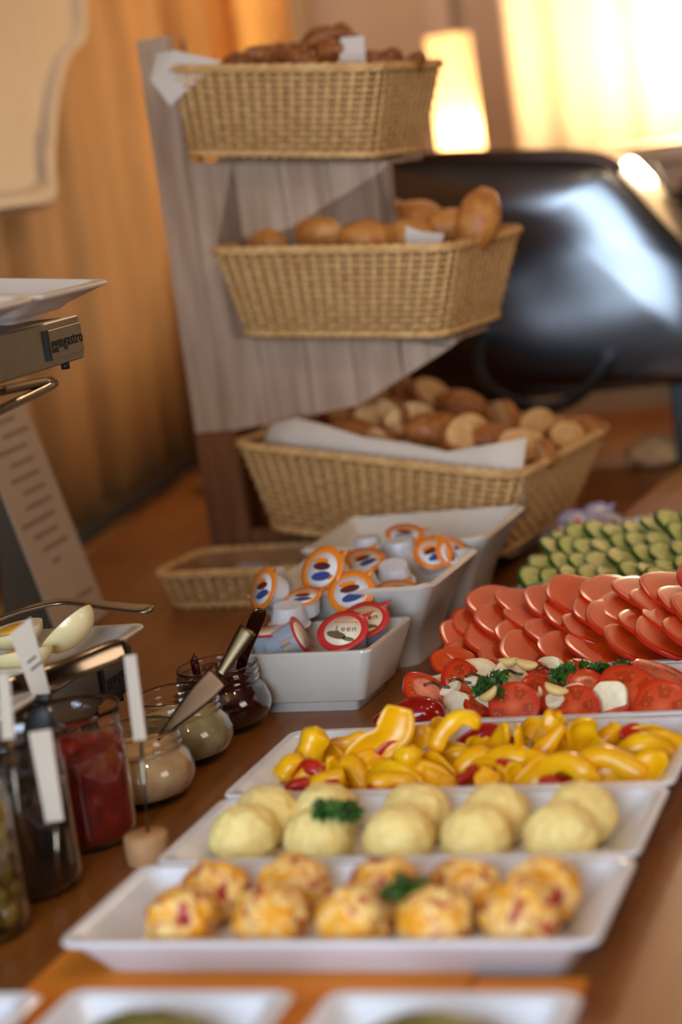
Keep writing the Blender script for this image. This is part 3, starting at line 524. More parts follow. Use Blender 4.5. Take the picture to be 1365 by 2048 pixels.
for k, p, r, (rx, ry) in cap:
    c = counts.get(k, 0); counts[k] = c+1; x, y, z = p
    idx = [q[0] for q in cap[:]].index(k)
    zz = max(z, 0.012)
    el_ = (r, r*(0.80+0.12*math.sin(c*2.3)), r*1.25)
    if k == 'nut': y -= 0.022; zz += 0.007
    if k == 'tom':
        j = [i for i, q in enumerate(cap) if q[1] == p][0]
        o = link('tomato_slice', tomA[c % 3], None, (x, y, zz), Euler((R(-rx), R(ry), R(40*math.sin(c*1.9)))), el_); props(o, names_t[j] or names_t[0], 'tomato', 'tomato pieces in the mozzarella salad')
    elif k == 'tomcut':
        o = link('tomato_slice', tomA[c], None, (x, y, zz), Euler((R(-rx), R(ry), 0)), r); props(o, cut_n[c], 'tomato', 'tomato pieces in the mozzarella salad')
    elif k == 'moz':
        o = link('mozzarella_slice', mozM[c % 3], None, (x, y, zz), Euler((R(-rx), R(ry), R(50*math.sin(c*2.7)))), el_); props(o, moz_n[c], 'cheese', 'mozzarella pieces in the salad')
    elif k == 'nut':
        V, F = blob(r, r*0.45, r*0.42, 0.12, 1.5, c, 3); V = [(v[0], v[1], v[2]+0.25*v[0]**2/r) for v in V]
        props(link('nut', mesh('nut', V, F, nutm), None, (x, y, zz), (0, R(ry), 0)), nut_n[c], 'nut', 'nuts on the salad')
    elif k == 'cherry':
        V, F = blob(r*1.25, r*0.8, r*0.8, 0.04, 1.0, c, 3)
        props(link('cherry_tomato', mesh('cherry_tomato', V, F, mat('cherry_skin', srgb(150, 16, 12), 0.12)), None, (x, y, max(zz, 0.018))), ['shiny dark red tomato at the left end of the salad tray', 'small dark red tomato behind the tallest pepper strip'][c], 'tomato', 'whole red tomatoes left of the salad')
    elif k == 'pars':
        parsley((x, y, zz+0.004), r, ['dark curly parsley sprig on the left of the mozzarella salad', 'curly parsley sprig in the middle of the mozzarella salad', 'parsley sprig just right of the middle one, touching it', 'parsley sprig furthest right on the salad', 'thin parsley bit linking the two right-hand sprigs'][c], 20+c)
    elif k == 'bals':
        path = catmull([(-r, 0, 0), (-r*0.3, 0.001, r*0.15), (r*0.4, -0.001, -r*0.1), (r, 0, -r*0.25)], 5)
        V, F = sweep(path, 0.0013, 0.0006, (0, 0.4, 1), 8)
        o = link('drizzle', mesh('drizzle', V, F, balm), None, (x, y-0.006, zz+0.002)); props(o, 'dark brown dressing streak on the %s mozzarella slice of the salad' % ['leftmost', 'widest', 'front left', 'upright middle', 'back centre'][c], 'dressing', 'dark dressing streaks')

# ---------------------------------------------------------------- jars
def jar(label, loc, outer, inner_fill, fill_m, fill_top, cat='jar', threads=True, seed=0, extra=None, fillname='contents'):
    t = thing('glass_jar', label, cat, loc, 'glass jars along the left of the trays')
    wall = 0.0022
    o = outer; inn = [(max(r-wall, 0.001), max(z, 0.004)) for r, z in o if z > 0.001]
    prof = o + [(o[-1][0]-wall*0.5, o[-1][1]+0.0008)] + inn[::-1] + [(0.001, 0.004)]
    prof = [(0.001, 0)] + prof
    link('glass', mesh('glass', *lathe(prof, 56), clear_glass), t)
    # contents lie just inside the glass
    pr = [(0.001, 0.0045)]
    for r, z in o:
        if z <= fill_top: pr.append((max(r-wall-0.0004, 0.001), max(z, 0.0045)))
    pr.append((pr[-1][0], fill_top))
    pr += [(pr[-1][0]*0.7, fill_top+0.003), (pr[-1][0]*0.3, fill_top+0.001), (0.001, fill_top+0.004)]
    V, F = lathe(pr, 56, cap0=False, cap1=False); rnd = random.Random(seed)
    V = [(v[0], v[1], v[2]+(0.003*noise.noise(Vector((v[0]*90, v[1]*90, seed))) if v[2] > fill_top-0.0005 else 0)) for v in V]
    link(fillname, mesh(fillname, V, F, fill_m), t)
    return t
squat = [(0.026, 0.0), (0.034, 0.002), (0.044, 0.010), (0.0485, 0.020), (0.0485, 0.028), (0.045, 0.037), (0.0395, 0.043), (0.0385, 0.045), (0.0405, 0.047), (0.0405, 0.049), (0.039, 0.051), (0.0405, 0.053), (0.0405, 0.0555), (0.039, 0.057), (0.0395, 0.061), (0.040, 0.063)]
tall = lambda h: [(0.036, 0.0), (0.0405, 0.003), (0.041, 0.012), (0.041, h*0.55), (0.041, h*0.80), (0.039, h*0.85), (0.040, h*0.90), (0.039, h*0.93), (0.0415, h*0.96), (0.042, h)]
jam = ramp_mat('dark_red_jam', [(0.3, srgb(38, 3, 4)), (0.7, srgb(70, 8, 10))], 50, 0.15, 0.3)
cream1 = ramp_mat('pink_cream', [(0.3, srgb(214, 170, 116)), (0.7, srgb(236, 200, 148))], 60, 0.5, 0.2)
cream2 = ramp_mat('chunky_cream', [(0.35, srgb(150, 134, 84)), (0.65, srgb(206, 190, 140))], 55, 0.4, 0.4)
relish = ramp_mat('red_relish', [(0.3, srgb(120, 12, 2)), (0.7, srgb(164, 30, 6))], 60, 0.5, 0.1)
darko = ramp_mat('black_olives', [(0.3, srgb(6, 5, 4)), (0.7, srgb(20, 16, 12))], 60, 0.4, 0.3)
j = jars
jj = jar('round-bellied jar of dark red jam beside the white bowl', j[0], squat, None, jam, 0.056, seed=1)
V, F = blob(0.004, 0.004, 0.012, 0.4, 2, 3, 3); link('jam_peak', mesh('jam_peak', V, F, jam), jj, (-0.020, -0.004, 0.064))
jar('round-bellied jar of chunky pale dressing, next to the jam jar', j[1], squat, None, cream2, 0.044, seed=2)
jar('round-bellied jar of smooth cream, between the chunky jar and the red relish', j[2], squat, None, cream1, 0.047, seed=3)
jar('tall straight jar of bright red relish', j[3], tall(0.112), None, relish, 0.082, seed=4)
jar('tall straight jar of black olives behind a white label stick', j[4], tall(0.125), None, darko, 0.092, seed=5)
t = thing('glass_jar', 'tall jar of yellow-green olives cut by the left edge', 'jar', j[5], 'glass jars along the left of the trays')
o = tall(0.125); inn = [(r-0.0022, max(z, 0.004)) for r, z in o if z > 0.001]
link('glass', mesh('glass', *lathe([(0.001, 0)]+o+inn[::-1]+[(0.001, 0.004)], 56), clear_glass), t)
olm = ramp_mat('green_olives', [(0.3, srgb(104, 78, 20)), (0.7, srgb(168, 134, 50))], 30, 0.25)
V0, F0 = blob(0.0095, 0.0095, 0.0115, 0.05, 1, 1, 2); parts = []; rnd = random.Random(4)
for L in range(6):
    for k in range(13):
        a = 2*PI*(k+0.5*(L % 2))/13 if k < 9 else 0; r = 0.0275 if k < 9 else 0.010
        a = 2*PI*(k+0.5*(L % 2))/9 if k < 9 else 2*PI*k/4
        parts.append(([(v[0]+r*math.cos(a), v[1]+r*math.sin(a), v[2]+0.016+L*0.0155+rnd.uniform(-.002, .002)) for v in V0], F0))
o = link('olives', mesh('olives', *merge(*parts), olm), t); o['kind'] = 'stuff'
# black rim lid lying in the dark olive jar: spoon with a black head
t = thing('serving_spoon', 'black plastic spoon standing in the jar of black olives', 'spoon', (j[4][0]+0.012, j[4][1]-0.004, 0.098))
link('bowl', mesh('bowl', *put(*blob(0.011, 0.004, 0.017, 0.03, 1, 2, 3), Matrix.Translation((0.020, 0, 0.034)) @ Matrix.Rotation(R(25), 4, 'Y')), black), t)
link('handle', mesh('handle', *sweep(catmull([(0, 0, 0.0), (0.006, 0, 0.016), (0.014, 0, 0.024)], 5), 0.004, 0.002, (1, 0, 0), 8), black), t)

# cutlery
def cutlery_bar(name, label, P, hw, th, side, cat='spoon', partname='handle', m=None, group=None):
    P = [Vector(p) for p in P]; base = P[0].copy(); path = catmull([p-base for p in P], 8); n = len(path)
    t = thing(name, label, cat, base, group)
    wv = [hw[0]+(hw[1]-hw[0])*(k/(n-1))**1.3 for k in range(n)]; wv[-1] *= 0.55; wv[-2] *= 0.88
    link(partname, mesh(partname, *sweep(path, wv, th, side, 14, squish=2.8), m or cutlery), t)
    return t
ta = cutlery_bar('jam_spoon', 'steel spoon standing in the dark jam jar, handle leaning right', [(-0.745, 1.722, 0.050), (-0.728, 1.706, 0.080), (-0.695, 1.68, 0.1255)], (0.0042, 0.0085), 0.0012, (0.95, 0.3, 0))
link('bowl', mesh('bowl', *put(*blob(0.013, 0.004, 0.019, 0.0, 1, 1, 3), Matrix.Translation((-0.0115, 0.010, -0.018)) @ Matrix.Rotation(R(28), 4, 'Y')), cutlery), ta)
tb = thing('spreading_knife', 'knife standing slanted in the smooth cream jar, crossing the chunky jar', 'knife', (-0.7385, 1.51, 0.0562))
P = [Vector(v) for v in [(-0.7385, 1.51, 0.0562), (-0.6797, 1.53, 0.1049), (-0.6555, 1.55, 0.139)]]; b0 = Vector((-0.7385, 1.51, 0.0562))
bp_ = catmull([P[0]-b0, P[0].lerp(P[1], 0.5)-b0, P[1]-b0], 8); n = len(bp_)
link('blade', mesh('blade', *sweep(bp_, [0.0014+0.0092*math.sin(min(1, k/(n-1)*1.15)*PI/2)**1.2 for k in range(n)], 0.0007, (0.55, 0.0, -0.5), 12, squish=2.4), dark_steel), tb)
hp = catmull([P[1]-b0, P[1].lerp(P[2], 0.5)-b0, P[2]-b0], 8); n = len(hp)
link('handle', mesh('handle', *sweep(hp, [0.0045+0.004*k/(n-1) for k in range(n)], 0.0018, (0.55, 0.0, -0.5), 12, squish=2.4), cutlery), tb)

# cards on sticks
cork = mat('cork_holder', srgb(186, 136, 88), 0.75, var=0.15, vscale=50)
def sign(label, q, holder=True, lines=True, clip=False):
    a, b, c, d, s = [Vector(v) for v in q]
    foot = Vector((s.x, s.y, 0.0)); t = thing('name_card', label, 'sign', foot, 'small name cards on sticks')
    th = Vector((0, 0.0006, 0)); V = [v-foot+k*th for k in (-1, 1) for v in (a, b, c, d)]
    link('card', mesh('card', V, [(0, 1, 2, 3), (7, 6, 5, 4), (0, 4, 5, 1), (1, 5, 6, 2), (2, 6, 7, 3), (3, 7, 4, 0)], paper, False), t)
    mid = (c+d)/2-foot
    link('stick', mesh('stick', *sweep([(0, 0.0015, 0.010), tuple(mid*0.5+Vector((0, .0015, .005))), tuple(mid+Vector((0, 0.0015, 0.004)))], 0.0016, 0.0016, seg=8), chrome), t)
    if clip: link('clip', mesh('clip', *box(mid.x, mid.y, mid.z, 0.007, 0.003, 0.004, 0.001), black), t)
    if holder: link('holder', mesh('holder', *lathe([(0.001, 0), (0.0165, 0), (0.0180, 0.002), (0.0180, 0.022), (0.0165, 0.024), (0.001, 0.024)], 28), cork), t)
    if lines:
        u = (b-a); vv = (d-a)
        for k, (fu, fv, l) in enumerate([(0.28, 0.45, 0.4), (0.32, 0.56, 0.5)]):
            p0 = a+u*fu+vv*fv-foot; p1 = p0+u*l; hgt = vv.normalized()*0.0022; off = Vector((0, -0.0009, 0))
            W = [p0+off, p1+off, p1+hgt+off, p0+hgt+off]; W += [v-Vector((0, .0003, 0)) for v in W]
            link('print_line', mesh('print_line', W, [(0, 1, 2, 3), (7, 6, 5, 4), (0, 4, 5, 1), (1, 5, 6, 2), (2, 6, 7, 3), (3, 7, 4, 0)], ink, False), t)
    return t
sign('narrow white card on a stick in a cork block beside the red relish jar', c2, lines=False)
sign('narrow white card on a stick in front of the black olive jar', c3, lines=False, holder=False)
sign('tilted white card with small grey print, in front of the egg plate', c1, holder=False, clip=True)
sign('white card cut by the left edge above the green olive jar', c4, holder=False, lines=False)

# ---------------------------------------------------------------- two-tier steel stand with plates
def tier(z0, z1, label):
    t = thing('steel_tray_holder', label, 'tray holder', (-0.83, 1.674, z0), 'steel tray holders at the left')
    h = (z1-z0)/2
    # frame: long side beam facing the trays, end beams, back beam
    link('side_beam', mesh('side_beam', *box(-0.006, -0.27, h, 0.006, 0.27, h, 0.0012), steel, False), t)
    link('end_beam', mesh('end_beam', *box(-0.17, -0.006, h, 0.158, 0.006, h, 0.0012), steel, False), t)
    link('end_beam', mesh('end_beam', *box(-0.17, -0.534, h, 0.158, 0.006, h, 0.0012), steel, False), t)
    link('side_beam', mesh('side_beam', *box(-0.334, -0.27, h, 0.006, 0.27, h, 0.0012), steel, False), t)
    link('pan', mesh('pan', *box(-0.17, -0.27, h*0.5, 0.157, 0.257, 0.002), steel, False), t)
    pl = link('logo_plate', mesh('logo_plate', *box(0.0012, -0.036, h*1.0, 0.0012, 0.033, h*0.66, 0.0004), steel, False), t)
    link('edge_gap', mesh('edge_gap', *box(0.0010, -0.072, h, 0.0014, 0.0028, h*0.68), black, False), t)
    tx = link('lettering', text_mesh('ggmgastro', 0.0158, mat('logo_ink', srgb(20, 15, 12), 0.6), 0.0002, sx=0.86), pl, (0.0027, -0.035, h*1.03), (R(90), 0, R(90)))
    link('screw', mesh('screw', *put(*lathe([(0.001, 0), (0.004, 0), (0.004, 0.006), (0.001, 0.006)], 12), Matrix.Translation((-0.006, -0.03, -0.006))), black), t)
    return t
tier(0.060, 0.102, 'steel tray holder of the lower tier, under the egg plate')
tier(0.376, 0.416, 'steel tray holder of the upper tier at the left edge')
t = thing('wire_rack', 'bent chrome wire rack carrying the upper steel tray holder', 'rack', (-0.99, 1.38, 0.0))
for sy in (0.12, -0.12):
    P = [(0.165, sy-0.02, 0.372), (0.168, sy+0.09, 0.364), (0.168, sy-0.06, 0.352), (0.150, sy-0.05, 0.330), (0.100, sy-0.10, 0.322), (-0.02, sy-0.16, 0.33), (-0.19, sy-0.16, 0.33), (-0.195, sy-0.16, 0.1), (-0.195, sy-0.16, 0.005)]
    link('leg', mesh('leg', *sweep(catmull(P, 6), 0.0042, 0.0042, seg=10), chrome), t)
link('crossbar', mesh('crossbar', *sweep([(-0.195, -0.3, 0.006), (-0.195, 0.1, 0.006)], 0.0045, 0.0045, seg=10), chrome), t)
link('hook', mesh('hook', *sweep(catmull([(0.150, -0.02, 0.373), (0.166, 0.055, 0.368), (0.166, 0.075, 0.361), (0.160, 0.0, 0.352), (0.14, -0.07, 0.345)], 6), 0.0038, 0.0038, seg=10), chrome), t)
for sx in (-0.1, 0.1):
    for sy in (-0.2, 0.2): pass
t = thing('tray_base', 'dark base under the lower steel tray holder', 'base', (-1.0, 1.39, 0.0))
for k, (x, y) in enumerate([(-0.14, -0.24), (-0.14, 0.24), (0.14, -0.24), (0.14, 0.24)]): link('foot', mesh('foot', *lathe([(0.001, 0), (0.012, 0), (0.010, 0.0598), (0.001, 0.0598)], 16, x, y), black), t)
zt = 0.1025
tray('white plate of egg quarters on the lower steel tray holder', -1.155, -0.785, 1.478, 1.625, 0.030, zt, porc_warm, 'egg_plate', foot=0.045)
tray('white plate in front of the egg plate on the lower tier', -1.155, -0.785, 1.328, 1.474, 0.030, zt, porc_warm, 'serving_plate', foot=0.045)
for y0, y1, lb_ in ((1.503, 1.648, 'white plate on the upper tier, its corner pointing to the curtain'), (1.350, 1.500, 'white plate on the upper tier, cut by the left edge')):
    o = tray(lb_, -1.150, -0.780, y0, y1, 0.030, 0.4385, porc_warm, 'serving_plate', foot=0.048); o.rotation_euler = (0, R(7), 0)
V, F = blob(0.03, 0.02, 0.006, 0.1, 2, 3, 3); props(link('cheese_slice', mesh('cheese_slice', V, F, mat('orange_cheese', srgb(226, 150, 60), 0.4)), None, (-0.90, 1.43, 0.446)), 'orange slice just showing on the upper near plate', 'food')
egg_m = mat('egg_white', srgb(240, 220, 166), 0.18, var=0.03, Subsurface_Weight=0.3, Subsurface_Radius=(0.01, 0.008, 0.004))
yolk = mat('egg_yolk', srgb(228, 160, 34), 0.6, var=0.1, vscale=80)
def egg(loc, rot, label, s=1.0):
    """egg half: rounded white shell of albumen with the yolk showing on the cut"""
    t = thing('egg_half', label, 'egg', loc, 'boiled egg pieces', rot)
    L = []
    for k in range(11):
        a = (PI/2)*k/10
        L.append([(0.030*s*math.cos(a)*math.cos(p)*(1-0.10*math.cos(p)), 0.0205*s*math.cos(a)*math.sin(p), -0.0195*s*math.sin(a)-0.0001) for p in [2*PI*i/36 for i in range(36)]])
    link('egg_white', mesh('egg_white', *loft(L), egg_m, True, sharp=60), t)
    link('yolk', mesh('yolk', *put(*lathe([(0.001, 0.0016*s), (0.009*s, 0.0012*s), (0.0125*s, 0.0002), (0.0127*s, -0.0004)], 24), Matrix.Translation((-0.002, 0, 0.0002))), yolk), t)
    return t
zp = zt+0.019
egg((-0.830, 1.556, zp+0.030), (R(-14), R(-36), R(12)), 'egg quarter standing on its side at the right end of the egg plate')
egg((-0.858, 1.518, zp+0.018), (R(-10), R(-5), R(10)), 'egg half lying flat in front of the standing one')
egg((-0.893, 1.572, zp+0.026), (R(6), R(-8), R(8)), 'egg half with its cut side up behind the tilted card')
egg((-0.902, 1.500, zp+0.013), (R(-16), R(0), R(6)), 'smallest egg piece at the front of the plate, by the spoon', 0.8)
egg((-0.965, 1.565, zp+0.020), (R(35), R(0), R(6)), 'egg half showing its yolk at the left edge')
egg((-0.975, 1.510, zp+0.014), (R(-40), R(8), R(26)), 'egg half low at the left edge, in front of the yolk one', 0.9)
cutlery_bar('serving_fork', 'steel cutlery handle reaching over the back of the egg plate', [(-0.935, 1.575, 0.148), (-0.9007, 1.6006, 0.156), (-0.8668, 1.626, 0.157), (-0.8099, 1.6035, 0.155), (-0.7606, 1.5848, 0.153)], (0.0040, 0.0105), 0.0020, (0.1, 0.9, 0.1), 'cutlery', 'handle', steel, 'cutlery handles on the egg plate')
cutlery_bar('serving_tongs', 'dark steel cutlery handle lying in front of the eggs', [(-0.885, 1.335, 0.1365), (-0.8185, 1.40, 0.1375), (-0.775, 1.438, 0.141), (-0.739, 1.485, 0.146)], (0.0065, 0.0110), 0.0022, (-0.2, 0.2, 0.9), 'cutlery', 'handle', chrome, 'cutlery handles on the egg plate')

# menu sheet leaning on the left wall side
t = thing('menu_sheet', 'tall white printed menu sheet leaning behind the egg plate', 'sign', (-1.131, 2.228, 0.0))
wd = Vector((0.0147, -0.160, 0)); up = Vector((-0.069, -0.0, 0.282)); nrm = wd.cross(up).normalized()
def quad(a, b, c, d, th, m, nm, par):
    n_ = nrm*th; V = [a, b, c, d, a+n_, b+n_, c+n_, d+n_]
    return link(nm, mesh(nm, V, [(0, 1, 2, 3), (7, 6, 5, 4), (0, 4, 5, 1), (1, 5, 6, 2), (2, 6, 7, 3), (3, 7, 4, 0)], m, False), par)
Z0 = Vector((0, 0, 0.004))
if nrm.x < 0: nrm = -nrm
sh = quad(Z0, wd+Z0, wd+up+Z0, up+Z0, 0.0015, paper, 'sheet', t)
rnd = random.Random(2)
for k in range(15):
    if k in (11, 12): continue
    fy = 0.93-0.062*k; f0 = rnd.uniform(0.10, 0.30); f1 = rnd.uniform(0.6, 0.9)
    if k > 12: f0, f1 = 0.12, 0.36+0.1*(k % 2)
    if k == 10: f0, f1 = 0.45, 0.62
    a = wd*f0+up*fy+Z0+nrm*0.0016; b = wd*f1+up*fy+Z0+nrm*0.0016; hh = up*0.016
    quad(a, b, b+hh, a+hh, 0.0003, mat('faded_ink', srgb(138, 114, 94), 0.7), 'print_line', sh)
backv = Vector((-0.17, 0.0, 0.0))
link('easel_back', mesh('easel_back', *loft([[wd*f+Vector((-0.012, 0, 0.0))+Z0*0, wd*f+up*0.8+Vector((-0.01, 0, 0)), wd*f+up*0.8+Vector((-0.014, 0, 0)), wd*f+backv*0.55+Vector((-0.002, 0, 0))] for f in (0.3, 0.72)]), mat('easel_grey', srgb(92, 76, 58), 0.5), False), t)
# ---------------------------------------------------------------- white bowls with portion cups
t_ = [rrect(0, 0, 0.048, 0.040, 0.006, 0), rrect(0, 0, 0.049, 0.041, 0.006, 0.009), rrect(0, 0, 0.059, 0.048, 0.008, 0.012), rrect(0, 0, 0.078, 0.064, 0.010, 0.063), rrect(0, 0, 0.0775, 0.0635, 0.010, 0.065), rrect(0, 0, 0.0725, 0.0585, 0.010, 0.065), rrect(0, 0, 0.072, 0.058, 0.010, 0.063), rrect(0, 0, 0.050, 0.040, 0.010, 0.009)]
props(link('square_bowl', mesh('square_bowl', *loft(t_), porc_warm, True, sharp=35), None, (-0.690, 1.805, 0), (0, 0, R(-3))), 'small straight-sided white square bowl of red-lidded cups', 'bowl', 'white bowls of portion cups')
def wave_bowl(cx, cy, hx, hy, h, base, label, rz=0):
    def ring(f, z, hx, hy, lift):
        L = []
        for p in rrect(0, 0, hx, hy, 0.012 + 0.01*(1-f), z, 6):
            c = min(1, (abs(p[0])/hx)*(abs(p[1])/hy)); q = lift*(c**3)
            # concave sides: mid-sides pulled in
            k = 1-0.05*f*(1-c)
            L.append((p[0]*k, p[1]*k, z+q))
        return L
    Ls = []
    for i in range(9):
        f = i/8; g = base+(1-base)*(f**1.9)
        Ls.append(ring(f, h*f, hx*g, hy*g, 0.014*f**3))
    for i in range(8, 0, -1):
        f = i/8; g = base+(1-base)*(f**1.9)
        Ls.append(ring(f, h*f+0.003, hx*g-0.006, hy*g-0.006, 0.014*f**3))
    Ls.append(ring(0, 0.006, hx*base-0.01, hy*base-0.01, 0))
    props(link('flared_bowl', mesh('flared_bowl', *loft(Ls), porc_warm, True, sharp=50), None, (cx, cy, 0), (0, 0, rz)), label, 'bowl', 'white bowls of portion cups')
wave_bowl(-0.690, 1.965, 0.104, 0.088, 0.080, 0.62, 'flared white bowl heaped with orange-rimmed cups, behind the square bowl', R(-2))
wave_bowl(-0.690, 2.158, 0.112, 0.092, 0.086, 0.62, 'flared white bowl furthest back, in front of the lowest bread basket', R(-1))

foil_w = mat('white_foil', srgb(228, 222, 218), 0.3); foil_o = mat('orange_foil', srgb(236, 130, 30), 0.3); foil_r = mat('red_foil', srgb(204, 48, 48), 0.3)
foil_c = mat('cream_foil', srgb(240, 222, 196), 0.35); p_blue = mat('blue_print', srgb(52, 72, 130), 0.4); p_dark = mat('dark_print', srgb(92, 34, 36), 0.4); p_brown = mat('brown_print', srgb(112, 88, 62), 0.5); p_green = mat('olive_print', srgb(108, 120, 70), 0.5)
cup_w = mat('cup_plastic', srgb(216, 214, 216), 0.35); cup_b = mat('pale_blue_plastic', srgb(176, 190, 208), 0.35); cup_a = mat('amber_honey', srgb(190, 120, 14), 0.2); foil_v = mat('lilac_foil', srgb(168, 156, 190), 0.35)
def ribbed(r0, r1, z0, z1, n=48, rib=0.012):
    L = []
    for k in range(7):
        f = k/6; r = r0+(r1-r0)*f
        L.append([((r*(1+rib*math.cos(12*2*PI*i/n)))*math.cos(2*PI*i/n), (r*(1+rib*math.cos(12*2*PI*i/n)))*math.sin(2*PI*i/n), z0+(z1-z0)*f) for i in range(n)])
    return loft(L)
cupbody = {}
def ell(cx, cy, rx, ry, z, n=20, rot=0):
    P = []
    for i in range(n):
        a = 2*PI*i/n; x, y = rx*math.cos(a), ry*math.sin(a); P.append((cx+x*math.cos(rot)-y*math.sin(rot), cy+x*math.sin(rot)+y*math.cos(rot)))
    return loft([[(x, y, z) for x, y in P], [(x, y, z+0.012) for x, y in P]])
def cup(kind, loc, r, n, label, roll=0.0, tall_=0.95):
    up = kind in ('white', 'whit')
    bm_, rim, inner = {'red': (cup_b, foil_r, foil_c), 'or': (cup_w, foil_o, foil_w), 'or3': (cup_w, foil_o, foil_w), 'pk': (cup_w, foil_v, foil_w), 'amber': (cup_a, foil_w, foil_w), 'tip': (cup_b, foil_r, foil_c), 'white': (cup_w, foil_w, foil_w), 'whit': (cup_w, foil_w, foil_w), 'blue': (cup_b, foil_r, foil_c)}[kind]
    e = Vector(n).normalized().to_track_quat('Z', 'Y').to_matrix().to_4x4() @ Matrix.Rotation(roll, 4, 'Z')
    t = thing('portion_cup', label, 'cup', loc, 'portion cups'); t.rotation_euler = e.to_euler(); t.scale = (r, r, r)
    key = (bm_.name, tall_)
    if key not in cupbody: cupbody[key] = mesh('cup', *ribbed(0.68, 0.88, -tall_, -0.03), bm_, True, sharp=40)
    link('cup', cupbody[key], t)
    k2 = ('lid', rim.name)
    if k2 not in cupbody: cupbody[k2] = mesh('lid', *merge(lathe([(0.001, -0.03), (0.93, -0.03), (1.0, -0.02), (1.0, 0.012), (0.75, 0.02), (0.001, 0.02)], 44), loft([[(0.55, 0.80, -0.01), (0.80, 0.55, -0.01), (1.02, 0.98, -0.01)], [(0.55, 0.80, 0.012), (0.80, 0.55, 0.012), (1.02, 0.98, 0.012)]])), rim)
    ld = link('lid', cupbody[k2], t)
    if kind not in ('white', 'whit', 'amber'):
        k3 = ('disc', inner.name, kind)
        if k3 not in cupbody: cupbody[k3] = mesh('lid_panel', *lathe([(0.001, 0.020), (0.72, 0.020), (0.72, 0.030), (0.001, 0.032)], 40), inner)
        link('lid_panel', cupbody[k3], ld)
        def pr(nm, m, args):
            k4 = (nm, m.name)+tuple(args)
            if k4 not in cupbody: cupbody[k4] = mesh(nm, *ell(*args), m, False)
            link(nm, cupbody[k4], ld)
        if kind in ('or', 'or3'):
            pr('oval_print', p_blue, (0.05, -0.26, 0.46, 0.20, 0.026, 20, 0.2)); pr('picture_print', p_dark, (-0.05, 0.14, 0.42, 0.17, 0.026, 20, 0.1)); pr('picture_print', foil_o, (-0.15, 0.36, 0.36, 0.13, 0.024, 16, 0.1)); pr('picture_print', foil_o, (0.50, -0.25, 0.15, 0.10, 0.024, 16, 0.6))
        elif kind == 'red':
            pr('picture_print', p_brown, (-0.2, -0.22, 0.42, 0.17, 0.026, 20, -0.3)); pr('picture_print', p_green, (0.30, -0.42, 0.26, 0.10, 0.026, 16, -0.2))
            link('lettering', cupbody.setdefault('leen', text_mesh('Leen', 0.40, ink, 0.006)), ld, (0.12, 0.08, 0.036))
            link('lettering', cupbody.setdefault('fine', text_mesh('~~~~~~', 0.24, foil_r, 0.006)), ld, (0.05, 0.42, 0.036))
        elif kind == 'pk':
            pr('picture_print', p_blue, (0.0, -0.2, 0.4, 0.18, 0.026, 16, 0.3)); pr('picture_print', foil_r, (0.1, 0.25, 0.3, 0.13, 0.026, 16, 0.1))
    if kind == 'tip':
        sl = link('side_label', mesh('side_label', *box(0.0, -0.80, -0.48, 0.30, 0.04, 0.40, 0.01), paper, False), t)
        link('lettering', text_mesh('TAVELENA', 0.17, ink, 0.004), sl, (0, -0.85, -0.48), (R(90), R(90), 0))
    return t
labs = ['red-ringed cup lid lying in front on the square bowl', 'red-ringed cup lid partly hidden behind the front red one', 'tipped pale blue cup with a printed side label in the square bowl', 'upside-down ribbed white cup at the back left of the square bowl', 'pale blue ribbed cup with a red lid edge at the left of the square bowl',
        'orange-rimmed cup at the left corner of the first flared bowl', 'largest orange-rimmed lid facing the viewer on top of the first flared bowl', 'orange-rimmed lid at the front middle of the first flared bowl', 'orange-rimmed lid at the back middle of the first flared bowl', 'orange-rimmed lid lying flat at the front right of the first flared bowl',
        'white upside-down cup at the right of the first flared bowl', 'white cup bottom behind the leftmost orange-rimmed cup', 'low orange-rimmed cup between the leftmost and front middle ones', 'white cup bottom between the two front lids of the first flared bowl',
        'white upside-down cup in the middle of the furthest bowl', 'orange lid topmost in the furthest bowl', 'blue-printed lid in the furthest bowl, right of the white cup', 'orange lid standing at the right of the furthest bowl', 'white cup at the left of the furthest bowl',
        'lilac-rimmed packet leftmost behind the cucumbers', 'lilac-rimmed packet second from left behind the cucumbers', 'lilac-rimmed packet in the middle of those behind the cucumbers', 'lilac-rimmed packet nearest the amber cup', 'lilac-rimmed packet topmost behind the cucumbers', 'amber honey cup with a white lid at the right edge behind the cucumbers']
for i, (k, p, r, n) in enumerate(cups):
    loc = list(p)
    if k in ('white', 'whit'): loc[2] -= 0.012
    cup(k, loc, r, n, labs[i], roll=-1.57 if k == 'tip' else ((i*0.9) % 2.2-1.0 if k not in ('red', 'or') else (0.15*(i % 3)-0.1)), tall_=1.35 if k == 'amber' else (1.7 if k in ('blue', 'tip') else 0.95))
L = [rrect(0, 0, 0.15, 0.05, 0.01, 0), rrect(0, 0, 0.168, 0.066, 0.01, 0.018), rrect(0, 0, 0.170, 0.068, 0.01, 0.020), rrect(0, 0, 0.166, 0.064, 0.01, 0.020), rrect(0, 0, 0.15, 0.05, 0.01, 0.005)]
props(link('cup_tray', mesh('cup_tray', *loft(L), porc_warm, True, sharp=35), None, (-0.415, 2.385, 0)), 'low pale tray holding the lilac packets and the amber cup', 'tray')
for i, (x, y) in enumerate([(-0.545, 2.36), (-0.50, 2.40), (-0.46, 2.36), (-0.42, 2.41)]):
    cup('pk', (x, y, 0.028), 0.022, (0, 0, 1), 'lilac-rimmed packet flat in the bottom layer behind the cucumbers, %s from the left' % ORD[i], i)
for i, (x, y) in enumerate([(-0.715, 1.795), (-0.665, 1.80)]):
    cup('red', (x, y, 0.036), 0.022, (0, 0, 1), 'red-lidded cup low inside the square bowl, under the %s' % ('tipped cup', 'front red lid')[i], i)
low_ = ['left', 'middle', 'right', 'back left', 'back right']
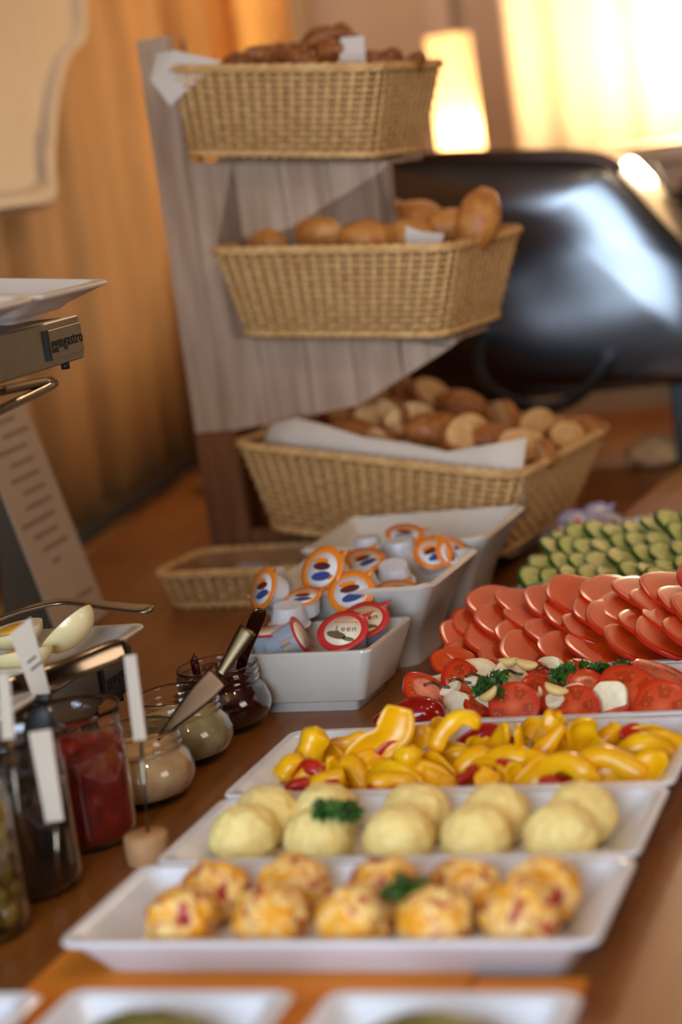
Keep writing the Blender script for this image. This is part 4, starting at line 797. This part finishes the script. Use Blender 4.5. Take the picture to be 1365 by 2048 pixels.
for i, (x, y, z) in enumerate([(-0.74, 1.94, 0.05), (-0.69, 1.95, 0.055), (-0.64, 1.95, 0.05), (-0.72, 1.99, 0.06), (-0.66, 2.0, 0.055)]):
    cup('or', (x, y, z), 0.022, (0.1*(i % 3-1), -0.1, 1), 'orange-rimmed cup in the lower layer of the nearer flared bowl, %s' % low_[i], i)
for i, (x, y, z) in enumerate([(-0.74, 2.15, 0.05), (-0.69, 2.15, 0.055), (-0.64, 2.15, 0.05)]):
    cup('or', (x, y, z), 0.022, (0.1*(i % 3-1), -0.1, 1), 'orange-rimmed cup in the lower layer of the furthest bowl, %s' % low_[i], i)

# ---------------------------------------------------------------- wicker baskets on the wooden stand
SO = Vector((-0.632, 2.28, 0)); SR = Matrix.Rotation(R(-8.5), 4, 'Z')
SM = Matrix.Translation(SO) @ SR
def S(a, off, z): return SM @ Vector((a, off, z))
def basket(label, a0, z0, lb, lt, h, tilt, depth_b, depth_t, off, rows, rowh, group='wicker bread baskets on the stand'):
    """corner at (a0, off, z0): bottom right front; length runs to -a"""
    M = SM @ Matrix.Translation((a0, off, z0)) @ Matrix.Rotation(R(tilt), 4, 'Y')
    t = thing('wicker_basket', label, 'basket', M.to_translation(), group); t.rotation_euler = M.to_euler()
    gx, gy = (lt-lb)/2, (depth_t-depth_b)/2
    cx, cy = -lb/2, depth_b/2
    def ring(f, out, n=4, rr=0.03): return rrect(cx, cy, lb/2+gx*f+out, depth_b/2+gy*f+out, rr, h*f, n)
    # solid woven core so nothing shows through
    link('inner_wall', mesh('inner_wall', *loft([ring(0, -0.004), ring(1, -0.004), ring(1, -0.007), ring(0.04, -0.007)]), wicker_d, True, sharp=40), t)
    def even(f, out, npts):
        P = [Vector(p) for p in ring(f, out, 6)]; P.append(P[0]); d = [0]
        for a, b in zip(P, P[1:]): d.append(d[-1]+(b-a).length)
        O = []; k = 0
        for i in range(npts):
            s = d[-1]*i/npts
            while d[k+1] < s: k += 1
            O.append(P[k].lerp(P[k+1], (s-d[k])/(d[k+1]-d[k])))
        return O
    per = 2*(lb+depth_b+2*gx+2*gy); ns = int(per/0.017/2)*2
    c0 = Vector((cx, cy, 0))
    for i in range(ns):
        a = even(0, 0.0, ns)[i]; b = even(1, 0.0, ns)[i]
        link('stake', mesh('stake', *sweep([a, a.lerp(b, 0.5), b], 0.0022, 0.0022, seg=6), wicker), t)
    for r in range(rows):
        f = (r+0.5)/rows; P = even(f, 0.0, ns*2)
        Q = []
        for i, p in enumerate(P):
            o = Vector((p.x-cx, p.y-cy, 0)); 
            o.normalize(); s = 0 if i % 2 else (1 if (i//2+r) % 2 else -1)
            nx = Vector((1 if abs(abs(p.x-cx)-(lb/2+gx*f)) < 0.004 else 0, 0, 0))*math.copysign(1, p.x-cx) + Vector((0, 1 if abs(abs(p.y-cy)-(depth_b/2+gy*f)) < 0.004 else 0, 0))*math.copysign(1, p.y-cy)
            if nx.length < 0.5: nx = o
            Q.append(p+nx.normalized()*0.0026*s)
        link('weaver', mesh('weaver', *sweep(Q, 0.0019, h/rows*0.40, (0, 0, 1) if False else None, 5, True), wicker), t)
    # plaited rim and foot: two strands wound round each other
    for f, rr, nm in ((1.0, 0.0042, 'rim'), (0.0, 0.0036, 'foot_band')):
        P = even(f, 0.001, ns*3); parts = []
        for ph in (0, 2*PI/3, 4*PI/3):
            Q = []
            for i, p in enumerate(P):
                a = i*2*PI/9+ph; o = Vector((p.x-cx, p.y-cy, 0)).normalized()
                Q.append(p+o*rr*0.75*math.cos(a)+Vector((0, 0, rr*0.75*math.sin(a)+(0.001 if f else 0.0015))))
            parts.append(sweep(Q, rr*0.72, rr*0.72, seg=5, closed=True))
        link(nm, mesh(nm, *merge(*parts), wicker), t)
    return M
M3 = basket('lowest and largest wicker basket, holding cut bread', 0.0, 0.030, 0.313, 0.384, 0.108, 9.0, 0.285, 0.335, 0.0, 14, 0.008)
M2 = basket('middle wicker basket, holding round bread rolls', -0.034, 0.303, 0.275, 0.325, 0.105, 5.0, 0.20, 0.245, 0.0, 14, 0.008)
M1 = basket('top wicker basket, holding dark crusty pastries', -0.096, 0.523, 0.255, 0.285, 0.102, 7.5, 0.18, 0.215, 0.0, 14, 0.008)

# stand: two zig-zag side panels, made of boards, with a shelf under each basket
t = thing('bread_stand', 'whitewashed wooden stair stand carrying the three wicker baskets', 'stand', S(-0.3, 0.12, 0)); t.rotation_euler = (0, 0, R(-8.5))
outl = [(-0.425, 0.20), (-0.425, 0.705), (-0.376, 0.705), (-0.376, 0.546), (-0.096, 0.512), (-0.105, 0.503), (-0.245, 0.448), (-0.348, 0.440), (-0.348, 0.318), (-0.034, 0.290), (-0.048, 0.281), (-0.180, 0.220), (-0.362, 0.20)]
def clip_poly(P, x0, x1):
    for sgn, lim in ((1, x0), (-1, -x1)):
        O = []
        for i in range(len(P)):
            a, b = P[i], P[(i+1) % len(P)]; fa, fb = sgn*a[0]-lim, sgn*b[0]-lim
            if fa >= 0: O.append(a)
            if (fa >= 0) != (fb >= 0):
                u = fa/(fa-fb); O.append((a[0]+(b[0]-a[0])*u, a[1]+(b[1]-a[1])*u))
        P = O
    return P
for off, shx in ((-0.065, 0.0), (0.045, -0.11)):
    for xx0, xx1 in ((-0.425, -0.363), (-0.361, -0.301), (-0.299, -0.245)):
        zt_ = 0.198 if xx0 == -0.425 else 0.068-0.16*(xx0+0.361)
        link('leg_board', mesh('leg_board', *loft([[(x_+0.3, off-0.007+q, z_) for x_, z_ in ((xx0, 0.0), (xx1, 0.0), (xx1, zt_), (xx0, zt_))] for q in (0, 0.014)]), wood_and_shade, False), t)  # lower part of the panel, its shade painted as brown
    x = -0.425
    while x < -0.036:
        x1 = min(x+0.066, -0.034) if x > -0.42 else -0.377; Pl = clip_poly(outl, x+0.0008, x1-0.0008)
        # split concave leftovers into vertical runs: the clip keeps their order, triangulate with bmesh
        if len(Pl) > 2:
            bm = bmesh.new(); vs = [bm.verts.new((max(p[0]+shx, -0.425)+0.3, off-0.006, p[1])) for p in Pl]; f = bm.faces.new(vs)
            bmesh.ops.triangulate(bm, faces=[f], ngon_method='EAR_CLIP'); g = bmesh.ops.extrude_face_region(bm, geom=bm.faces[:])
            for v in [e for e in g['geom'] if isinstance(e, bmesh.types.BMVert)]: v.co.y += 0.012
            bmesh.ops.recalc_face_normals(bm, faces=bm.faces); me = bpy.data.meshes.new('board'); bm.to_mesh(me); bm.free(); me.materials.append(whitewash)
            link('board', me, t)
        x = x1
for (a0, z0, l, tl, dp) in ((-0.100, 0.5155, 0.24, 7.5, 0.15), (-0.04, 0.2945, 0.26, 5.0, 0.17), (-0.004, 0.0205, 0.31, 9.0, 0.25)):
    link('shelf', mesh('shelf', *put(*box(-l/2, 0, -0.003, l/2, 0.050, 0.003, 0.001), Matrix.Translation((a0+0.3, -0.01, z0)) @ Matrix.Rotation(R(tl), 4, 'Y')), whitewash, False), t)
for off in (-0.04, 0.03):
    link('foot', mesh('foot', *box(-0.04+0.3-0.01, off-0.02, 0.008, 0.02, 0.01, 0.0078, 0.002), wood_and_shade, False), t)
link('foot', mesh('foot', *box(0.10, -0.01, 0.006, 0.11, 0.09, 0.006, 0.002), wood_and_shade, False), t)

# napkins and paper
def sheet(P, m, label, cat='napkin', name='paper_napkin', th=0.0012):
    V = [S(*p) for p in P]; c0 = sum(V, Vector())/len(V)
    me = mesh(name, [v-c0 for v in V], [tuple(range(len(V)))], m, False)
    o = props(link(name, me, None, c0), label, cat); o.modifiers.new('thick', 'SOLIDIFY').thickness = th
    return o
n3 = len(nap3t); VT = []
rows_ = [(nap3t[i][0], 0.004+0.012*math.sin(i*1.9)*0.5, nap3t[i][2]) for i in range(n3)]
VV = [S(a, o+0.0, z) for a, o, z in rows_]+[S(nap3b[i][0], 0.003, nap3b[i][2]-0.0) for i in range(n3)]+[S(nap3b[i][0]*0.95-0.01, 0.030, nap3b[i][2]-0.055) for i in range(n3)]
FF = [(k*n3+i, k*n3+i+1, (k+1)*n3+i+1, (k+1)*n3+i) for k in range(2) for i in range(n3-1)]
c0 = VV[0]; o = props(link('paper_napkin', mesh('paper_napkin', [v-c0 for v in VV], FF, napkin_m), None, c0), 'long white napkin lining the front of the lowest basket', 'napkin'); o.modifiers.new('thick', 'SOLIDIFY').thickness = 0.0012
sheet([(p[0], -0.016 if i != 0 else -0.010, p[2]) for i, p in enumerate(nap1)], napkin_m, 'white napkin folded over the left corner of the top basket')
sheet(tag1, napkin_m, 'white napkin tip standing among the dark pastries of the top basket')
sheet(nap2, napkin_m, 'white napkin corner poking over the rim of the middle basket')

for M_, lb_, dp_, tz, lab_ in ((M3, 0.313, 0.285, 0.078, 'lowest'), (M2, 0.275, 0.20, 0.078, 'middle'), (M1, 0.255, 0.18, 0.080, 'top')):
    V, F = loft([rrect(0, 0, lb_/2-0.012, dp_/2-0.012, 0.02, 0.004), rrect(0, 0, lb_/2-0.004, dp_/2-0.004, 0.025, tz-0.012), rrect(0, 0, lb_/2-0.012, dp_/2-0.012, 0.025, tz-0.003), rrect(0, 0, lb_/2-0.05, dp_/2-0.05, 0.02, tz)])
    MM = M_ @ Matrix.Translation((-lb_/2, dp_/2, 0))
    o = props(link('basket_cloth', mesh('basket_cloth', V, F, napkin_m), None, MM.to_translation()), 'folded white cloth lying inside the %s basket, under the bread' % lab_, 'cloth'); o.rotation_euler = MM.to_euler()

# bread
crust = ramp_mat('roll_crust', [(0.25, srgb(158, 88, 30)), (0.7, srgb(206, 136, 62))], 2.2, 0.55, 0.25)
dcrust = ramp_mat('dark_crust', [(0.3, srgb(110, 56, 18)), (0.7, srgb(170, 98, 38))], 4, 0.5, 0.5)
scrust = ramp_mat('loaf_crust', [(0.3, srgb(122, 62, 20)), (0.7, srgb(182, 108, 44))], 3.5, 0.6, 0.3)
crumb = ramp_mat('bread_crumb', [(0.3, srgb(204, 146, 82)), (0.7, srgb(234, 186, 124))], 6, 0.8, 0.4)
def roll_mesh(seed, m, amp=0.06, score=True):
    V, F = blob(1, 0.8, 0.66, amp, 1.4, seed, 4)
    if score: V = [(v[0], v[1], v[2]-0.10*math.exp(-(v[1]*7)**2)*max(0, v[2])*(1 if abs(v[0]) < 0.75 else 0.2)) for v in V]
    return mesh('bread_roll', V, F, m)
rm = [roll_mesh(i, crust) for i in range(4)]
rl = ['round roll at the left end of the middle basket', 'largest round roll left of centre in the middle basket', 'roll in the front centre of the middle basket', 'roll behind the leftmost one in the middle basket', 'roll right of the centre, at the front of the middle basket',
      'roll behind the napkin corner of the middle basket', 'roll just left of the upright one in the middle basket', 'roll standing upright at the right end of the middle basket', 'highest roll at the back of the middle basket', 'roll at the back centre of the middle basket']
for i, ((a, off, z), r) in enumerate(rolls):
    props(link('bread_roll', rm[i % 4], None, S(a, off, z-0.006), (0, R(-65) if i == 7 else R(8*(i % 3)-8), R(20*(i % 4)-30)), r), rl[i], 'bread', 'rolls in the middle basket')
cm = []
for s in range(3):
    P = catmull([(-1, 0.35, 0), (-0.55, -0.05, 0), (0, -0.2, 0), (0.55, -0.05, 0), (1, 0.35, 0)], 8); n = len(P)
    cm.append(mesh('pastry', *sweep(P, [0.16+0.34*math.sin(PI*k/(n-1))*(1+0.16*math.sin(k*1.6+s)) for k in range(n)], [0.15+0.32*math.sin(PI*k/(n-1))*(1+0.16*math.sin(k*1.6+s)) for k in range(n)], (0, 0, 1), 12), dcrust))
cl_ = ['leftmost dark pastry in the top basket', 'second dark pastry from the left in the top basket', 'third dark pastry from the left in the top basket', 'high pastry left of the napkin tip', 'dark pastry touching the napkin tip', 'front middle pastry of the top basket',
       'pastry right of the napkin tip', 'rightmost dark pastry in the top basket', 'pastry at the back left of the top basket', 'topmost dark pastry behind the napkin tip', 'low pastry just right of the napkin tip']
for i, ((a, off, z), r) in enumerate(cros):
    props(link('pastry', cm[i % 3], None, S(a, off, z-0.004), (R(25*(i % 3)-20), R(20*(i % 2)), i*1.3), r), cl_[i], 'bread', 'pastries in the top basket')
def slice_mesh(s):
    n = 28; out = []
    for i in range(n):
        a = 2*PI*i/n; r = 1+0.06*math.sin(2*a+s)+0.04*math.sin(3*a+s*2)
        out.append((r*math.cos(a), 0.72*r*math.sin(a)*(1.0 if math.sin(a) > 0 else 0.8)))
    L = [[(x*k, y*k, z) for x, y in out] for k, z in ((0.92, -0.24), (1.0, -0.18), (1.0, 0.18), (0.92, 0.24))]
    V, F = loft(L); mi = [0]*(3*n)+[1, 1]
    return mesh('bread_slice', V, F, [scrust, crumb], True, mi, sharp=40)
slm = [slice_mesh(i*1.4) for i in range(4)]
bag = mesh('baguette_piece', *blob(1.1, 0.62, 0.56, 0.09, 1.8, 5, 4), scrust)
slices = slices[:-1]
def srow(off): return 'front row' if off < 0.11 else ('middle' if off < 0.22 else 'back')
BAG = (5, 11, 15, 1, 7)
srank = {i: sum(1 for k in range(len(slices)) if (k in BAG) == (i in BAG) and srow(slices[k][0][1]) == srow(slices[i][0][1]) and slices[k][0][0] < slices[i][0][0]) for i in range(len(slices))}
for i, ((a, off, z), r) in enumerate(slices):
    place = srow(off); side_ = ORD[srank[i]]
    if i in (5, 11, 15, 1, 7):
        props(link('baguette_piece', bag, None, S(a, off, z-0.006), (R(10), R(10), R(20*(i % 3)-10)), r), 'crusty baguette piece, %s from the left, %s of the lowest basket' % (side_, place), 'bread', 'baguette pieces in the lowest basket')
    else:
        props(link('bread_slice', slm[i % 4], None, S(a, off, z-0.006), (R(68+14*(i % 2)), R(14*(i % 3)-10), R((35, -55, 62, -28)[i % 4])), r), 'bread slice, %s from the left, %s of the lowest basket' % (side_, place), 'bread', 'bread slices in the lowest basket')

# low wicker tray behind the bowls
SOb = SM; SM_old = SM
SM = Matrix.Translation((-0.785, 2.215, 0.0)) @ Matrix.Rotation(R(-6), 4, 'Z')
basket('low flat wicker tray on the table left of the bowls, under the stand', 0.0, 0.003, 0.27, 0.295, 0.042, 0.0, 0.115, 0.135, 0.0, 5, 0.008, None)
for i in range(3): props(link('sugar_packet', mesh('sugar_packet', *box(0, 0, 0, 0.022, 0.014, 0.003, 0.002), [cup_b, paper, foil_v][i], False), None, S(-0.18+0.05*i, 0.07, 0.031), (R(8), R(6), i)), ['pale blue packet', 'white packet', 'lilac packet'][i]+' lying in the low wicker tray', 'packet')
SM = SM_old

# ---------------------------------------------------------------- chafing dishes
def lid_steel():
    m = bpy.data.materials.new('polished_dark_steel'); m.use_nodes = True; nt = m.node_tree; b = nt.nodes['Principled BSDF']
    b.inputs['Base Color'].default_value = (0.15, 0.15, 0.155, 1); b.inputs['Metallic'].default_value = 1; b.inputs['Roughness'].default_value = 0.20
    tc = nt.nodes.new('ShaderNodeTexCoord'); n = nt.nodes.new('ShaderNodeTexNoise'); n.inputs['Scale'].default_value = 2.6; n.inputs['Detail'].default_value = 1.5
    nt.links.new(tc.outputs['Object'], n.inputs['Vector']); bp = nt.nodes.new('ShaderNodeBump'); bp.inputs['Strength'].default_value = 0.6; bp.inputs['Distance'].default_value = 0.04
    nt.links.new(n.outputs['Fac'], bp.inputs['Height']); nt.links.new(bp.outputs[0], b.inputs['Normal']); return m
lids = lid_steel()
LIDP = [(-0.30, 0.165), (-0.34, 0.42), (-0.30, 0.498), (-0.22, 0.508), (-0.02, 0.487), (0.060, 0.474), (0.088, 0.462), (0.108, 0.440), (0.150, 0.382), (0.190, 0.325), (0.215, 0.270), (0.218, 0.126)]
def chafing(loc, rz, label, pts, depth, m, handle=True):
    t = thing('chafing_dish', label, 'chafing dish', loc, 'chafing dishes'); t.rotation_euler = (0, 0, rz)
    path = [(p.x, p.z) for p in catmull([(x, 0, z) for x, z in pts], 4)]
    cx = sum(p[0] for p in path)/len(path); cz = sum(p[1] for p in path)/len(path)
    def ring(k, y): return [(cx+(x-cx)*k, y, cz+(z-cz)*k) for x, z in path]
    L = [ring(0.02, -0.024), ring(0.25, -0.0232), ring(0.50, -0.0205), ring(0.75, -0.0155), ring(0.93, -0.010), ring(0.985, -0.007), ring(1.0, 0.0), ring(1.0, depth)]
    link('lid', mesh('lid', *loft(L), m, True, sharp=60), t)
    # dark rolled frame along the top edge
    fr = [(x, 0.0, z+0.001) for x, z in path[4:28]]
    link('lid_frame', mesh('lid_frame', *sweep(fr, 0.012, 0.012, (0, 1, 0), 8), mat('brown_frame', srgb(74, 52, 44), 0.35, 0.6)), t)
    x0, x1 = pts[0][0], pts[-1][0]
    link('water_pan', mesh('water_pan', *box((x0+x1)/2, depth/2, 0.142, (x1-x0)/2-0.02, depth/2-0.01, 0.015, 0.005), mat('dark_steel', srgb(70, 60, 52), 0.3, 1.0), False), t)
    for lx in (x0+0.05, x1-0.06):
        for ly in (0.03, depth-0.04): link('leg', mesh('leg', *box(lx, ly, 0.064, 0.020, 0.012, 0.0635, 0.003), black, False), t)
    if handle:
        hp = catmull([(-0.125, 0.0, 0.235), (-0.122, -0.10, 0.215), (-0.100, -0.17, 0.178), (-0.060, -0.195, 0.152), (-0.010, -0.20, 0.140), (0.028, -0.17, 0.146), (0.048, -0.09, 0.160), (0.052, 0.0, 0.172)], 6)
        link('handle', mesh('handle', *sweep(hp, 0.0115, 0.008, None, 10), black), t)
    return t
chafing((-0.66, 2.955, 0), R(3), 'large dark roll-top chafing dish with a black loop handle, right of the stand', LIDP, 0.28, lids)
lid2 = mat('warm_steel', srgb(190, 160, 120), 0.5, 1.0)
t2 = chafing((-0.30, 3.42, 0), R(-14), 'second chafing dish behind at the right edge, catching the lamp light', [(-0.24, 0.165), (-0.26, 0.36), (-0.22, 0.43), (-0.14, 0.44), (0.0, 0.43), (0.08, 0.42), (0.12, 0.40), (0.16, 0.34), (0.2, 0.26), (0.21, 0.14)], 0.15, lid2, False)
link('handle', mesh('handle', *sweep([(-0.262, -0.12, 0.445), (-0.235, -0.125, 0.395), (-0.205, -0.13, 0.345)], 0.010, 0.008, (0, 1, 0), 10), black), t2)
link('handle_arm', mesh('handle_arm', *sweep([(-0.235, -0.12, 0.395), (-0.22, 0.02, 0.39)], 0.005, 0.005, seg=8), black), t2)

# tan board and cloth at the far right of the table
props(link('cutting_board', mesh('cutting_board', *box(0, 0, 0.009, 0.075, 0.20, 0.009, 0.003), ramp_mat('tan_board', [(0.3, srgb(170, 114, 58)), (0.7, srgb(200, 146, 84))], 6, 0.5, stretch=(8, 1, 4)), False), None, (-0.44, 2.72, 0), (0, 0, R(-4))), 'tan wooden board behind the amber cup at the right edge', 'board')
V, F = blob(0.045, 0.05, 0.022, 0.2, 2.0, 8, 4, -0.018)
props(link('folded_cloth', mesh('folded_cloth', V, F, mat('beige_cloth', srgb(196, 160, 116), 0.85, var=0.08)), None, (-0.56, 3.02, 0.020)), 'small beige cloth heap beside the chafing dish legs', 'cloth')
V, F = blob(0.05, 0.03, 0.012, 0.1, 2.0, 9, 3, -0.010)
props(link('folded_cloth', mesh('folded_cloth', V, F, mat('olive_cloth', srgb(150, 116, 60), 0.85)), None, (-1.33, 3.12, 0.012)), 'flat olive-beige cloth on the table by the left wall, behind the stand', 'cloth')
